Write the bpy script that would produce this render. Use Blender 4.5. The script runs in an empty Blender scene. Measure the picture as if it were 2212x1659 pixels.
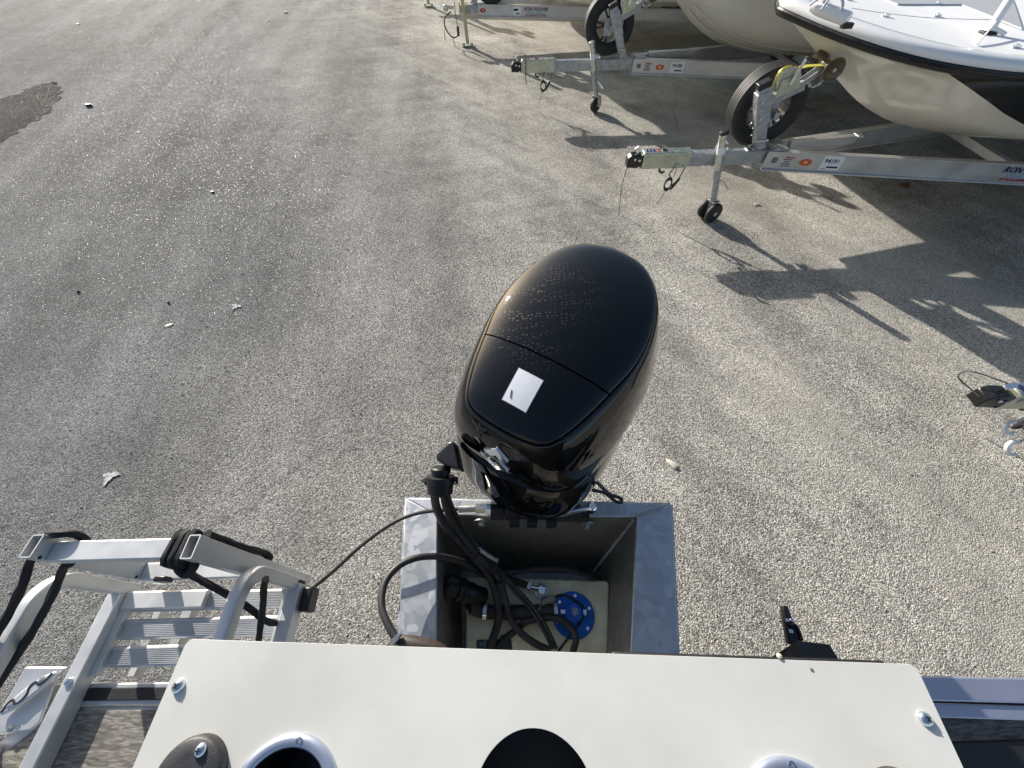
import bpy, bmesh, math, random
from mathutils import Vector, Matrix
random.seed(7)
V = Vector
R = math.radians
S = bpy.context.scene
COL = S.collection

# ------------------------------------------------------------------ camera
CAM_H = 2.4
PITCH, ROLL, F = R(55.0), R(1.5), 831.0           # F in units of a 2212 px wide picture
fw = V((0, math.cos(PITCH), -math.sin(PITCH)))
rt0 = V((1, 0, 0)); dn0 = fw.cross(rt0)
rt = rt0 * math.cos(ROLL) + dn0 * math.sin(ROLL)
dn = dn0 * math.cos(ROLL) - rt0 * math.sin(ROLL)
CAM = V((0, 0, CAM_H))
cd = bpy.data.cameras.new('camera'); cam = bpy.data.objects.new('camera', cd); COL.objects.link(cam)
cd.sensor_width = 36; cd.lens = F / 2212 * 36; cd.clip_start = 0.02; cd.clip_end = 1500
m = Matrix((rt, -dn, -fw)).transposed().to_4x4(); m.translation = CAM
cam.matrix_world = m
S.camera = cam

# ------------------------------------------------------------------ sun and sky
SUN_EL, SUN_AZ = 21.5, -35.0                       # azimuth measured from +Y towards +X
sd = V((math.sin(R(SUN_AZ)) * math.cos(R(SUN_EL)), math.cos(R(SUN_AZ)) * math.cos(R(SUN_EL)), math.sin(R(SUN_EL))))
W = bpy.data.worlds.new('World'); S.world = W; W.use_nodes = True
nt = W.node_tree; nt.nodes.clear()
sky = nt.nodes.new('ShaderNodeTexSky'); sky.sky_type = 'NISHITA'; sky.sun_disc = False
sky.sun_elevation = R(SUN_EL); sky.sun_rotation = R(SUN_AZ)
sky.air_density = 1.0; sky.dust_density = 1.9; sky.ozone_density = 1.0; sky.altitude = 0
bg = nt.nodes.new('ShaderNodeBackground'); bg.inputs[1].default_value = 0.093
wo = nt.nodes.new('ShaderNodeOutputWorld')
nt.links.new(sky.outputs[0], bg.inputs[0]); nt.links.new(bg.outputs[0], wo.inputs[0])
sl = bpy.data.lights.new('sun', 'SUN'); sl.energy = 4.6; sl.angle = R(0.55); sl.color = (1.0, 0.955, 0.885)
so = bpy.data.objects.new('sun', sl); COL.objects.link(so)
so.rotation_euler = sd.to_track_quat('Z', 'Y').to_euler(); so.location = (-6, 9, 8)
vs = S.view_settings; vs.view_transform = 'Standard'; vs.look = 'None'; vs.exposure = 0.72; vs.gamma = 1; vs.use_curve_mapping = False
S.cycles.max_bounces = 8; S.cycles.glossy_bounces = 4; S.cycles.sample_clamp_indirect = 6

# ------------------------------------------------------------------ photo-to-place helpers (2212 px wide coordinates)
def ray(u, v): return rt * (u - 1106) + dn * (v - 829.5) + fw * F
def at(u, v, z):                                   # point of the place at height z
    d = ray(u, v); return CAM + d * ((z - CAM_H) / d.z)
def aty(u, v, y):                                  # point of the place in the vertical plane Y = y
    d = ray(u, v); return CAM + d * (y / d.y)
def atx(u, v, x):
    d = ray(u, v); return CAM + d * (x / d.x)

# ------------------------------------------------------------------ materials
MATS = {}
def mat(name, col, rough=0.5, metal=0.0, var=0.0, vscale=6.0, bump=0.0, bscale=80.0, rvar=0.0, spec=0.5, coat=0.0, col2=None, trans=0.0, sss=0.0, detail=4):
    if name in MATS: return MATS[name]
    M = bpy.data.materials.new(name); M.use_nodes = True; t = M.node_tree; n = t.nodes; L = t.links
    p = n['Principled BSDF']
    p.inputs['Base Color'].default_value = (*col, 1); p.inputs['Roughness'].default_value = rough; p.inputs['Metallic'].default_value = metal
    p.inputs['Specular IOR Level'].default_value = spec
    if coat: p.inputs['Coat Weight'].default_value = coat; p.inputs['Coat Roughness'].default_value = 0.03
    if sss: p.inputs['Subsurface Weight'].default_value = sss; p.inputs['Subsurface Radius'].default_value = (.03, .025, .015)
    tc = n.new('ShaderNodeTexCoord')
    if var or rvar:
        nz = n.new('ShaderNodeTexNoise'); nz.inputs['Scale'].default_value = vscale; nz.inputs['Detail'].default_value = detail; nz.inputs['Roughness'].default_value = .6
        L.new(tc.outputs['Object'], nz.inputs['Vector'])
        if var:
            mx = n.new('ShaderNodeMix'); mx.data_type = 'RGBA'
            c2 = col2 or tuple(c * (1 - var) for c in col)
            mx.inputs['A'].default_value = (*c2, 1); mx.inputs['B'].default_value = (*[min(1, c * (1 + var * .4)) for c in col], 1)
            mr = n.new('ShaderNodeMapRange'); mr.inputs[1].default_value = .32; mr.inputs[2].default_value = .62
            L.new(nz.outputs['Fac'], mr.inputs[0]); L.new(mr.outputs[0], mx.inputs['Factor']); L.new(mx.outputs['Result'], p.inputs['Base Color'])
        if rvar:
            mr2 = n.new('ShaderNodeMapRange'); mr2.inputs[1].default_value = .3; mr2.inputs[2].default_value = .7
            mr2.inputs[3].default_value = max(.02, rough - rvar); mr2.inputs[4].default_value = min(1, rough + rvar)
            L.new(nz.outputs['Fac'], mr2.inputs[0]); L.new(mr2.outputs[0], p.inputs['Roughness'])
    if bump:
        nb = n.new('ShaderNodeTexNoise'); nb.inputs['Scale'].default_value = bscale; nb.inputs['Detail'].default_value = 3
        L.new(tc.outputs['Object'], nb.inputs['Vector'])
        b = n.new('ShaderNodeBump'); b.inputs['Strength'].default_value = bump; b.inputs['Distance'].default_value = .004
        L.new(nb.outputs['Fac'], b.inputs['Height']); L.new(b.outputs[0], p.inputs['Normal'])
    MATS[name] = M; return M

def spangle(name, col, scale, rough=.42, metal=.75, amp=.3):
    if name in MATS: return MATS[name]
    M = mat(name, col, rough, metal); t = M.node_tree; n = t.nodes; L = t.links; p = n['Principled BSDF']
    tc = n.new('ShaderNodeTexCoord'); vo = n.new('ShaderNodeTexVoronoi'); vo.inputs['Scale'].default_value = scale
    nz = n.new('ShaderNodeTexNoise'); nz.inputs['Scale'].default_value = scale * .35; nz.inputs['Detail'].default_value = 5
    ad = n.new('ShaderNodeMixRGB'); ad.inputs[0].default_value = .06
    L.new(tc.outputs['Object'], ad.inputs[1]); L.new(nz.outputs['Color'], ad.inputs[2]); L.new(tc.outputs['Object'], nz.inputs['Vector'])
    L.new(ad.outputs[0], vo.inputs['Vector'])
    sp = n.new('ShaderNodeSeparateColor'); L.new(vo.outputs['Color'], sp.inputs[0])
    m1 = n.new('ShaderNodeMath'); m1.operation = 'ADD'; L.new(sp.outputs[0], m1.inputs[0]); L.new(nz.outputs['Fac'], m1.inputs[1])
    mr = n.new('ShaderNodeMapRange'); mr.inputs[1].default_value = .3; mr.inputs[2].default_value = 1.7
    L.new(m1.outputs[0], mr.inputs[0])
    mx = n.new('ShaderNodeMix'); mx.data_type = 'RGBA'; mx.inputs['A'].default_value = (*[c * (1 - amp) for c in col], 1); mx.inputs['B'].default_value = (*[min(1, c * (1 + amp)) for c in col], 1)
    L.new(mr.outputs[0], mx.inputs['Factor']); L.new(mx.outputs['Result'], p.inputs['Base Color'])
    r2 = n.new('ShaderNodeMapRange'); r2.inputs[3].default_value = rough - .12; r2.inputs[4].default_value = rough + .14
    L.new(sp.outputs[1], r2.inputs[0]); L.new(r2.outputs[0], p.inputs['Roughness'])
    return M

ALU = mat('mill_aluminium', (.62, .625, .62), .48, .62, var=.12, vscale=9, rvar=.08)
ALU2 = mat('brushed_beam_aluminium', (.60, .60, .60), .45, .8, var=.14, vscale=5, rvar=.1)
GALV = spangle('galvanised_steel', (.40, .42, .44), 34, .45, .7, .22)
GALVP = spangle('galvanised_pod', (.47, .49, .52), 46, .46, .6, .17)
ZINC = mat('zinc_plated', (.62, .63, .58), .28, .85, var=.15, vscale=20, rvar=.1)
ZINCG = mat('yellow_zinc_plate', (.55, .58, .46), .35, .7, var=.15, vscale=14, rvar=.1)
CHROME = mat('chrome', (.8, .82, .84), .1, 1.0, rvar=.05, vscale=30)
BOLT = mat('bolt_steel', (.55, .55, .54), .32, .9, var=.25, vscale=60)
GLOSS = None
RUB = mat('tyre_rubber', (.018, .018, .019), .62, 0, var=.35, vscale=14, bump=.15, bscale=120)
BLK = mat('black_plastic', (.014, .014, .015), .42, 0, var=.3, vscale=20, rvar=.12)
BLKG = mat('black_gloss_plastic', (.010, .010, .011), .18, 0, rvar=.08, vscale=12)
HOSE = mat('black_hose', (.022, .022, .024), .5, 0, var=.5, vscale=25, col2=(.045, .043, .04), rvar=.1)
BROWNH = mat('brown_fuel_hose', (.05, .036, .028), .55, 0, var=.4, vscale=40)
WHITEP = mat('white_panel_laminate', (.605, .60, .56), .45, 0, var=.10, vscale=6, bump=.02, bscale=420, rvar=.06)
WHITEL = mat('white_label', (.82, .83, .86), .22, 0, var=.04, vscale=30)
CREAM = mat('cream_gelcoat', (.76, .72, .61), .12, 0, var=.05, vscale=1.5, coat=.4)
CREAM2 = mat('pale_cream_gelcoat', (.80, .77, .69), .12, 0, var=.05, vscale=1.5, coat=.4)
GELW = mat('white_gelcoat', (.84, .83, .81), .2, 0, var=.04, vscale=3, coat=.3)
NONSKID = mat('white_nonskid_deck', (.84, .83, .81), .6, 0, var=.05, vscale=4, bump=.12, bscale=300)
GREYD = mat('grey_nonskid_hatch', (.44, .45, .46), .6, 0, var=.08, vscale=5, bump=.15, bscale=250)
BLACKG = mat('black_gelcoat', (.008, .008, .009), .08, 0, coat=.5, rvar=.03, vscale=2)
GREENG = mat('seafoam_gelcoat', (.16, .42, .32), .15, 0, coat=.4, var=.05, vscale=2)
YEL = mat('yellow_strap', (.55, .53, .10), .6, 0, var=.1, vscale=60)
ORG = mat('orange_sticker', (.62, .10, .015), .35, 0, var=.08, vscale=60)
RED = mat('red_print', (.45, .03, .03), .4, 0, var=.1, vscale=60)
INK = mat('black_print', (.02, .02, .022), .4, 0, var=.2, vscale=60)
NAVY = mat('navy_print', (.015, .018, .12), .4, 0, var=.1, vscale=60)
SKYB = mat('light_blue_print', (.30, .52, .66), .4, 0, var=.2, vscale=90)
GREYI = mat('grey_print', (.17, .15, .15), .5, 0, var=.3, vscale=120)
AMBER = mat('dark_amber_rubber', (.10, .075, .038), .25, 0, var=.3, vscale=20, coat=.2)
BLUEA = mat('blue_anodised', (.008, .115, .50), .34, .35, var=.15, vscale=40)
TANKM = mat('cream_polyethylene', (.93, .92, .70), .38, 0, var=.2, vscale=9, col2=(.74, .70, .45), sss=.25, detail=6)
ROPE = mat('black_braid', (.012, .012, .013), .75, 0, var=.3, vscale=90)
TANP = mat('tan_zinc_post', (.55, .50, .33), .4, .5, var=.15, vscale=12)
LEAF = mat('dry_leaf', (.45, .36, .24), .7, 0, var=.25, vscale=60)
LEAFB = mat('brown_leaf', (.14, .065, .02), .6, 0, var=.3, vscale=60)
PAPER = mat('pale_scrap', (.68, .62, .52), .7, 0, var=.2, vscale=60)
STAIN = mat('white_splash', (.52, .51, .49), .9, 0, var=.6, vscale=45)
PURP = mat('blue_anodised_rail', (.47, .48, .57), .34, .75, var=.08, vscale=6, rvar=.06)
DARKV = mat('black_vinyl', (.012, .012, .012), .5, 0, var=.3, vscale=8, bump=.2, bscale=60)

def gloss_black():
    M = mat('cowl_gloss_black', (.0035, .0038, .0042), .025, 0, spec=.4, coat=.25); t = M.node_tree; n = t.nodes; L = t.links; p = n['Principled BSDF']
    tc = n.new('ShaderNodeTexCoord')
    # rows of dried water beads on the lid: lighter, rougher spots
    def dot(v):
        d = n.new('ShaderNodeVectorMath'); d.operation = 'DOT_PRODUCT'; L.new(tc.outputs['Object'], d.inputs[0]); d.inputs[1].default_value = v; return d.outputs['Value']
    cy_, sy_ = math.cos(R(31)), math.sin(R(31))
    cb_ = n.new('ShaderNodeCombineXYZ'); L.new(dot((cy_ * 84, sy_ * 84, 0)), cb_.inputs[0]); L.new(dot((-sy_ * 108, cy_ * 108, 0)), cb_.inputs[1])
    vo = n.new('ShaderNodeTexVoronoi'); vo.voronoi_dimensions = '2D'; vo.inputs['Scale'].default_value = 1.0; vo.inputs['Randomness'].default_value = .7; L.new(cb_.outputs[0], vo.inputs['Vector'])
    r = n.new('ShaderNodeMapRange'); r.inputs[1].default_value = .34; r.inputs[2].default_value = .16; L.new(vo.outputs['Distance'], r.inputs[0])
    nz = n.new('ShaderNodeTexNoise'); nz.inputs['Scale'].default_value = .12; nz.inputs['Detail'].default_value = 4; nz.noise_dimensions = '2D'; sc_ = n.new('ShaderNodeVectorMath'); sc_.operation = 'MULTIPLY'; sc_.inputs[1].default_value = (1, 3.2, 1); L.new(cb_.outputs[0], sc_.inputs[0]); L.new(sc_.outputs[0], nz.inputs['Vector'])
    r2 = n.new('ShaderNodeMapRange'); r2.inputs[1].default_value = .40; r2.inputs[2].default_value = .56; L.new(nz.outputs['Fac'], r2.inputs[0])
    sx = n.new('ShaderNodeSeparateXYZ'); L.new(tc.outputs['Object'], sx.inputs[0])
    # the beads lie on the middle of the lid
    def band(sock, lo, hi):
        a = n.new('ShaderNodeMapRange'); a.inputs[1].default_value = lo - .05; a.inputs[2].default_value = lo + .03; L.new(sock, a.inputs[0])
        b = n.new('ShaderNodeMapRange'); b.inputs[1].default_value = hi + .05; b.inputs[2].default_value = hi - .03; L.new(sock, b.inputs[0])
        c = n.new('ShaderNodeMath'); c.operation = 'MULTIPLY'; L.new(a.outputs[0], c.inputs[0]); L.new(b.outputs[0], c.inputs[1]); return c
    bx, by = band(sx.outputs[0], -.13, .04), band(sx.outputs[1], .16, .46)
    def mul(a, b):
        c = n.new('ShaderNodeMath'); c.operation = 'MULTIPLY'; L.new(a.outputs[0], c.inputs[0]); L.new(b.outputs[0], c.inputs[1]); return c
    f = mul(mul(mul(r, bx), by), r2)
    mx = n.new('ShaderNodeMix'); mx.data_type = 'RGBA'; mx.inputs['A'].default_value = (.0035, .0038, .0042, 1); mx.inputs['B'].default_value = (.017, .018, .019, 1)
    L.new(f.outputs[0], mx.inputs['Factor']); L.new(mx.outputs['Result'], p.inputs['Base Color'])
    mr = n.new('ShaderNodeMapRange'); mr.inputs[3].default_value = .025; mr.inputs[4].default_value = .35; L.new(f.outputs[0], mr.inputs[0]); L.new(mr.outputs[0], p.inputs['Roughness'])
    return M
GLOSS = gloss_black()

def vinyl_weave():
    M = mat('woven_vinyl', (.2, .18, .15), .6); t = M.node_tree; n = t.nodes; L = t.links; p = n['Principled BSDF']
    tc = n.new('ShaderNodeTexCoord')
    cols = []
    for sc in ((80, 400, 1), (34, 230, 1)):
        mp = n.new('ShaderNodeMapping'); mp.inputs['Scale'].default_value = sc; L.new(tc.outputs['Object'], mp.inputs[0])
        vo = n.new('ShaderNodeTexVoronoi'); vo.voronoi_dimensions = '2D'; vo.distance = 'CHEBYCHEV'; vo.inputs['Scale'].default_value = 1.0; L.new(mp.outputs[0], vo.inputs['Vector'])
        sp = n.new('ShaderNodeSeparateColor'); L.new(vo.outputs['Color'], sp.inputs[0]); cols.append(sp)
    ad = n.new('ShaderNodeMath'); ad.operation = 'ADD'; L.new(cols[0].outputs[0], ad.inputs[0]); L.new(cols[1].outputs[1], ad.inputs[1])
    cr = n.new('ShaderNodeValToRGB'); e = cr.color_ramp.elements
    e[0].position = .15; e[0].color = (.12, .108, .09, 1); e[1].position = .85; e[1].color = (.32, .295, .255, 1)
    x = cr.color_ramp.elements.new(.5); x.color = (.20, .182, .152, 1)
    hv = n.new('ShaderNodeMath'); hv.operation = 'MULTIPLY'; hv.inputs[1].default_value = .5; L.new(ad.outputs[0], hv.inputs[0]); L.new(hv.outputs[0], cr.inputs[0]); L.new(cr.outputs[0], p.inputs['Base Color'])
    b = n.new('ShaderNodeBump'); b.inputs['Strength'].default_value = .5; b.inputs['Distance'].default_value = .002; L.new(hv.outputs[0], b.inputs['Height']); L.new(b.outputs[0], p.inputs['Normal'])
    return M
VINYL = vinyl_weave()

def ground_mat(name='chip_seal', dark=False):
    M = bpy.data.materials.new(name); M.use_nodes = True; t = M.node_tree; n = t.nodes; L = t.links; p = n['Principled BSDF']
    tc = n.new('ShaderNodeTexCoord'); co = tc.outputs['Object']
    def noise(scale, det=4, rough=.55, vec=None, mapping=None):
        x = n.new('ShaderNodeTexNoise'); x.inputs['Scale'].default_value = scale; x.inputs['Detail'].default_value = det; x.inputs['Roughness'].default_value = rough
        s = vec or co
        if mapping:
            mp = n.new('ShaderNodeMapping'); mp.inputs['Scale'].default_value = mapping[0]; mp.inputs['Rotation'].default_value = (0, 0, R(mapping[1])); L.new(s, mp.inputs[0]); s = mp.outputs[0]
        L.new(s, x.inputs['Vector']); return x.outputs['Fac']
    def rng(s, a, b, c=0, d=1):
        x = n.new('ShaderNodeMapRange'); x.inputs[1].default_value = a; x.inputs[2].default_value = b; x.inputs[3].default_value = c; x.inputs[4].default_value = d; L.new(s, x.inputs[0]); return x.outputs[0]
    def math_(op, a, b):
        x = n.new('ShaderNodeMath'); x.operation = op
        for i, q in enumerate((a, b)):
            if isinstance(q, (int, float)): x.inputs[i].default_value = q
            else: L.new(q, x.inputs[i])
        return x.outputs[0]
    def mix(f, a, b, bl='MIX'):
        x = n.new('ShaderNodeMix'); x.data_type = 'RGBA'; x.blend_type = bl
        if isinstance(f, float): x.inputs['Factor'].default_value = f
        else: L.new(f, x.inputs['Factor'])
        for k, q in (('A', a), ('B', b)):
            if isinstance(q, tuple): x.inputs[k].default_value = (*q, 1)
            else: L.new(q, x.inputs[k])
        return x.outputs['Result']
    # stones of two sizes with uneven outlines
    wob = n.new('ShaderNodeTexNoise'); wob.inputs['Scale'].default_value = 130; wob.inputs['Detail'].default_value = 2; L.new(co, wob.inputs['Vector'])
    wv = n.new('ShaderNodeMixRGB'); wv.inputs[0].default_value = .009; L.new(co, wv.inputs[1]); L.new(wob.outputs['Color'], wv.inputs[2])
    def vor(scale, feat='F1'):
        x = n.new('ShaderNodeTexVoronoi'); x.feature = feat; x.inputs['Scale'].default_value = scale; L.new(wv.outputs[0], x.inputs['Vector']); return x
    v1 = vor(122); sep = n.new('ShaderNodeSeparateColor'); L.new(v1.outputs['Color'], sep.inputs[0])
    v2 = vor(240); sep2 = n.new('ShaderNodeSeparateColor'); L.new(v2.outputs['Color'], sep2.inputs[0])
    sx = n.new('ShaderNodeSeparateXYZ'); L.new(co, sx.inputs[0])
    # left side: old grey asphalt; right side: pale limestone chips and dust
    side = math_('ADD', math_('ADD', sx.outputs[0], math_('MULTIPLY', math_('MAXIMUM', math_('SUBTRACT', sx.outputs[1], 3.6), 0.0), .42)), math_('MULTIPLY', math_('SUBTRACT', noise(.45, 5), .5), 2.6))
    pale = rng(side, -2.6, 1.3)
    stone_g = mix(rng(sep.outputs[0], .0, 1.), (.13, .129, .125), (.46, .455, .44))
    stone_w = mix(rng(sep.outputs[0], .0, 1.), (.13, .12, .105), (.98, .93, .83))
    stone = mix(pale, stone_g, stone_w)
    small = mix(pale, mix(rng(sep2.outputs[0], 0, 1), (.09, .089, .086), (.34, .335, .325)), mix(rng(sep2.outputs[0], 0, 1), (.15, .14, .12), (.60, .57, .50)))
    # darker binder shows between the stones
    edge = rng(v1.outputs['Distance'], .46, .70)
    c = mix(edge, stone, small)
    gap = rng(v2.outputs['Distance'], .45, .75)
    c = mix(math_('MULTIPLY', gap, .55), c, (.035, .033, .03))
    # long worn wheel paths, and blotches
    def streak(ang, along, across, det=4):
        ca_, sa_ = math.cos(R(ang)), math.sin(R(ang)); q = n.new('ShaderNodeCombineXYZ')
        for i, vec in ((0, (ca_ * along, sa_ * along, 0)), (1, (-sa_ * across, ca_ * across, 0))):
            d = n.new('ShaderNodeVectorMath'); d.operation = 'DOT_PRODUCT'; L.new(co, d.inputs[0]); d.inputs[1].default_value = vec; L.new(d.outputs['Value'], q.inputs[i])
        return noise(1.0, det, .6, vec=q.outputs[0])
    tr = streak(98, .13, 1.0); tr2 = streak(-47, .30, 3.6); tr3 = streak(14, .30, 3.4)
    near = rng(sx.outputs[1], 2.2, 3.4)
    blot = noise(.9, 6, .62); blot2 = noise(4.5, 5, .65)
    k = math_('ADD', math_('ADD', rng(tr, .32, .68, .72, 1.22), math_('ADD', math_('MULTIPLY', rng(tr2, .34, .66, -.18, .11), rng(side, -.6, .6)), math_('MULTIPLY', math_('MULTIPLY', rng(tr3, .34, .66, -.13, .09), near), rng(side, -1.2, 0)))), math_('ADD', rng(blot, .3, .7, -.16, .14), rng(blot2, .3, .7, -.10, .10)))
    kc = n.new('ShaderNodeCombineColor'); [L.new(k, kc.inputs[i]) for i in range(3)]
    c = mix(1.0, c, kc.outputs[0], 'MULTIPLY')
    # dusty sand where the trailers stand
    dust = math_('MULTIPLY', rng(noise(.55, 5), .42, .66), rng(side, .4, 2.4))
    c = mix(math_('MULTIPLY', dust, .5), c, (.50, .47, .40))
    c = mix(math_('MULTIPLY', rng(noise(.62, 5, .55), .60, .72), .26), c, (.07, .066, .06))
    # fine cracks
    ck = n.new('ShaderNodeTexVoronoi'); ck.feature = 'DISTANCE_TO_EDGE'; ck.inputs['Scale'].default_value = .38
    wn = n.new('ShaderNodeTexNoise'); wn.inputs['Scale'].default_value = 1.6; wn.inputs['Detail'].default_value = 6; L.new(co, wn.inputs['Vector'])
    wm = n.new('ShaderNodeMixRGB'); wm.inputs[0].default_value = .25; L.new(co, wm.inputs[1]); L.new(wn.outputs['Color'], wm.inputs[2]); L.new(wm.outputs[0], ck.inputs['Vector'])
    cm = math_('MULTIPLY', rng(ck.outputs['Distance'], .006, .0015), rng(noise(.5, 3), .5, .62))
    c = mix(math_('MULTIPLY', cm, .22), c, (.03, .03, .03))
    if dark:
        c = mix(1.0, c, (.30, .30, .31), 'MULTIPLY')
    L.new(c, p.inputs['Base Color'])
    rr = rng(sep.outputs[1], .945, .985, .9, .26); L.new(rr, p.inputs['Roughness'])
    L.new(rng(sep.outputs[1], .945, .985, .03, .5), p.inputs['Specular IOR Level'])
    h = math_('ADD', math_('MULTIPLY', rng(v1.outputs['Distance'], 0, .8, 1, 0), 1.0), math_('ADD', math_('MULTIPLY', rng(v2.outputs['Distance'], 0, .8, 1, 0), .35), math_('MULTIPLY', sep.outputs[2], .55)))
    b = n.new('ShaderNodeBump'); b.inputs['Strength'].default_value = 1.0; b.inputs['Distance'].default_value = .0036
    L.new(h, b.inputs['Height']); L.new(b.outputs[0], p.inputs['Normal'])
    return M

# ------------------------------------------------------------------ mesh helpers
def cr(pts, n=6, closed=False):
    pts = [V(p) for p in pts]; out = []; N = len(pts)
    for i in range(N if closed else N - 1):
        if closed: a, b, c, d = pts[(i - 1) % N], pts[i], pts[(i + 1) % N], pts[(i + 2) % N]
        else: a, b, c, d = pts[max(i - 1, 0)], pts[i], pts[i + 1], pts[min(i + 2, N - 1)]
        for k in range(n):
            t = k / n
            out.append(.5 * ((2 * b) + (c - a) * t + (2 * a - 5 * b + 4 * c - d) * t * t + (3 * b - a - 3 * c + d) * t ** 3))
    if not closed: out.append(pts[-1])
    return out
def frame(d):
    d = V(d).normalized(); u = V((0, 0, 1)) if abs(d.z) < .95 else V((1, 0, 0))
    x = u.cross(d).normalized(); return x, d.cross(x).normalized(), d

def rope_mesh(pts, r, lobes=6, turns=58.0, n=18):
    mb = MB(); pts = [V(p) for p in pts]; rings = []; x = None; s_ = 0.0
    fine = []
    for a, b in zip(pts, pts[1:]):
        k = max(1, int((b - a).length / .006)); fine += [a.lerp(b, i / k) for i in range(k)]
    fine.append(pts[-1]); N = len(fine)
    for i, p in enumerate(fine):
        d = (fine[min(i + 1, N - 1)] - fine[max(i - 1, 0)]).normalized()
        if x is None: x = frame(d)[0]
        x = (x - d * x.dot(d)).normalized(); y = d.cross(x)
        if i: s_ += (p - fine[i - 1]).length
        rings.append([p + (x * math.cos(t) + y * math.sin(t)) * r * (1 + .10 * math.cos(lobes * t + turns * s_) * 1.0 + .07 * math.cos(lobes * t - turns * s_ * 1.0 + 1)) for t in [2 * math.pi * j / n for j in range(n)]])
    return mb.loft(rings)
class MB:
    def __init__(s): s.v = []; s.f = []
    def add(s, vs, fs):
        o = len(s.v); s.v += [V(p) for p in vs]; s.f += [tuple(i + o for i in f) for f in fs]; return s
    def box(s, c, size, ax=None):
        c = V(c); X, Y, Z = ax or (V((1, 0, 0)), V((0, 1, 0)), V((0, 0, 1))); a, b, h = (q / 2 for q in size)
        P = [c + X * (a * i) + Y * (b * j) + Z * (h * k) for k in (-1, 1) for j in (-1, 1) for i in (-1, 1)]
        return s.add(P, [(0, 2, 3, 1), (4, 5, 7, 6), (0, 1, 5, 4), (2, 6, 7, 3), (0, 4, 6, 2), (1, 3, 7, 5)])
    def bar(s, p, q, w, h, up=(0, 0, 1)):
        p, q = V(p), V(q); d = (q - p); l = d.length; d.normalize(); y = V(up) - d * V(up).dot(d); y.normalize(); x = d.cross(y)
        return s.box((p + q) / 2, (l, w, h), (d, x, y))
    def prism(s, poly, vec):
        n = len(poly); a = [V(p) for p in poly]; b = [p + V(vec) for p in a]
        return s.add(a + b, [tuple(range(n))[::-1], tuple(range(n, 2 * n))] + [(i, (i + 1) % n, n + (i + 1) % n, n + i) for i in range(n)])
    def loft(s, rings, caps=True, close=True, wrap=False):
        n = len(rings[0]); o = len(s.v); s.v += [V(p) for r in rings for p in r]; m = len(rings)
        for j in range(m if wrap else m - 1):
            for i in range(n if close else n - 1):
                j2 = (j + 1) % m
                s.f.append((o + j * n + i, o + j * n + (i + 1) % n, o + j2 * n + (i + 1) % n, o + j2 * n + i))
        if caps: s.f.append(tuple(o + i for i in range(n))[::-1]); s.f.append(tuple(o + (m - 1) * n + i for i in range(n)))
        return s
    def sweep(s, pts, prof, up=None, caps=True, closed=False):
        pts = [V(p) for p in pts]; rings = []; N = len(pts); x = None
        for i, p in enumerate(pts):
            a = pts[(i - 1) % N] if (closed or i) else p; b = pts[(i + 1) % N] if (closed or i < N - 1) else p
            d = (b - a); d = d.normalized() if d.length > 1e-9 else V((0, 0, 1))
            if up is not None: x = V(up).cross(d)
            elif x is None: x = frame(d)[0]
            else: x = x - d * x.dot(d)
            x = x.normalized() if x.length > 1e-6 else frame(d)[0]
            y = d.cross(x); rings.append([p + x * q[0] + y * q[1] for q in prof])
        return s.loft(rings, caps and not closed, True, closed)
    def tube(s, pts, r, n=8, closed=False, up=None):
        return s.sweep(pts, [(r * math.cos(2 * math.pi * k / n), r * math.sin(2 * math.pi * k / n)) for k in range(n)], up, True, closed)
    def lathe(s, prof, o, d, n=24, caps=True):
        x, y, z = frame(d); o = V(o)
        rings = [[o + z * h + (x * math.cos(2 * math.pi * k / n) + y * math.sin(2 * math.pi * k / n)) * max(r, 1e-4) for k in range(n)] for r, h in prof]
        return s.loft(rings, caps)
    def cyl(s, p, q, r, n=16, r2=None):
        p, q = V(p), V(q); return s.lathe([(r, 0), (r2 if r2 is not None else r, (q - p).length)], p, q - p, n)

def root_of(o):
    while o.parent: o = o.parent
    return o
def obj(name, mb, m, parent=None, bevel=0, ang=35, world=True, seg=2, label=None):
    M = root_of(parent).matrix_basis.inverted() if (parent is not None and world) else None
    me = bpy.data.meshes.new(name)
    me.from_pydata([tuple((M @ p) if M else p) for p in mb.v], [], mb.f)
    bm = bmesh.new(); bm.from_mesh(me); bmesh.ops.recalc_face_normals(bm, faces=bm.faces); bm.to_mesh(me); bm.free()
    me.shade_smooth(); me.set_sharp_from_angle(angle=R(ang))
    me.materials.append(m)
    o = bpy.data.objects.new(name, me); COL.objects.link(o)
    if parent is not None: o.parent = parent
    if bevel:
        b = o.modifiers.new('edge', 'BEVEL'); b.width = bevel; b.segments = seg; b.limit_method = 'ANGLE'; b.angle_limit = R(40); b.harden_normals = False
    if label: o['label'] = label
    if name in ('bolt', 'print', 'lug_nut', 'weld_bead', 'safety_chain', 'cable_tie', 'hatch_seam', 'cord', 'weld_hole', 'lettering', 'end_cap'): o['kind'] = 'stuff'
    return o
def tag(o, label, cat, group=None):
    o['label'] = label; o['category'] = cat
    if group: o['group'] = group
    return o
def thing(name, label, cat, loc=(0, 0, 0), M=None, group=None):
    o = bpy.data.objects.new(name, None); COL.objects.link(o); o.empty_display_size = .1
    if M is not None: o.matrix_basis = M
    else: o.location = loc; o.matrix_basis = Matrix.Translation(V(loc))
    return tag(o, label, cat, group)
def struct(name, mb, m, **k):
    o = obj(name, mb, m, **k); o['kind'] = 'structure'; return o
def copy_part(o, loc, parent=None):
    c = o.copy(); COL.objects.link(c); c.parent = parent or o.parent; c.location = loc; return c
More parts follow.
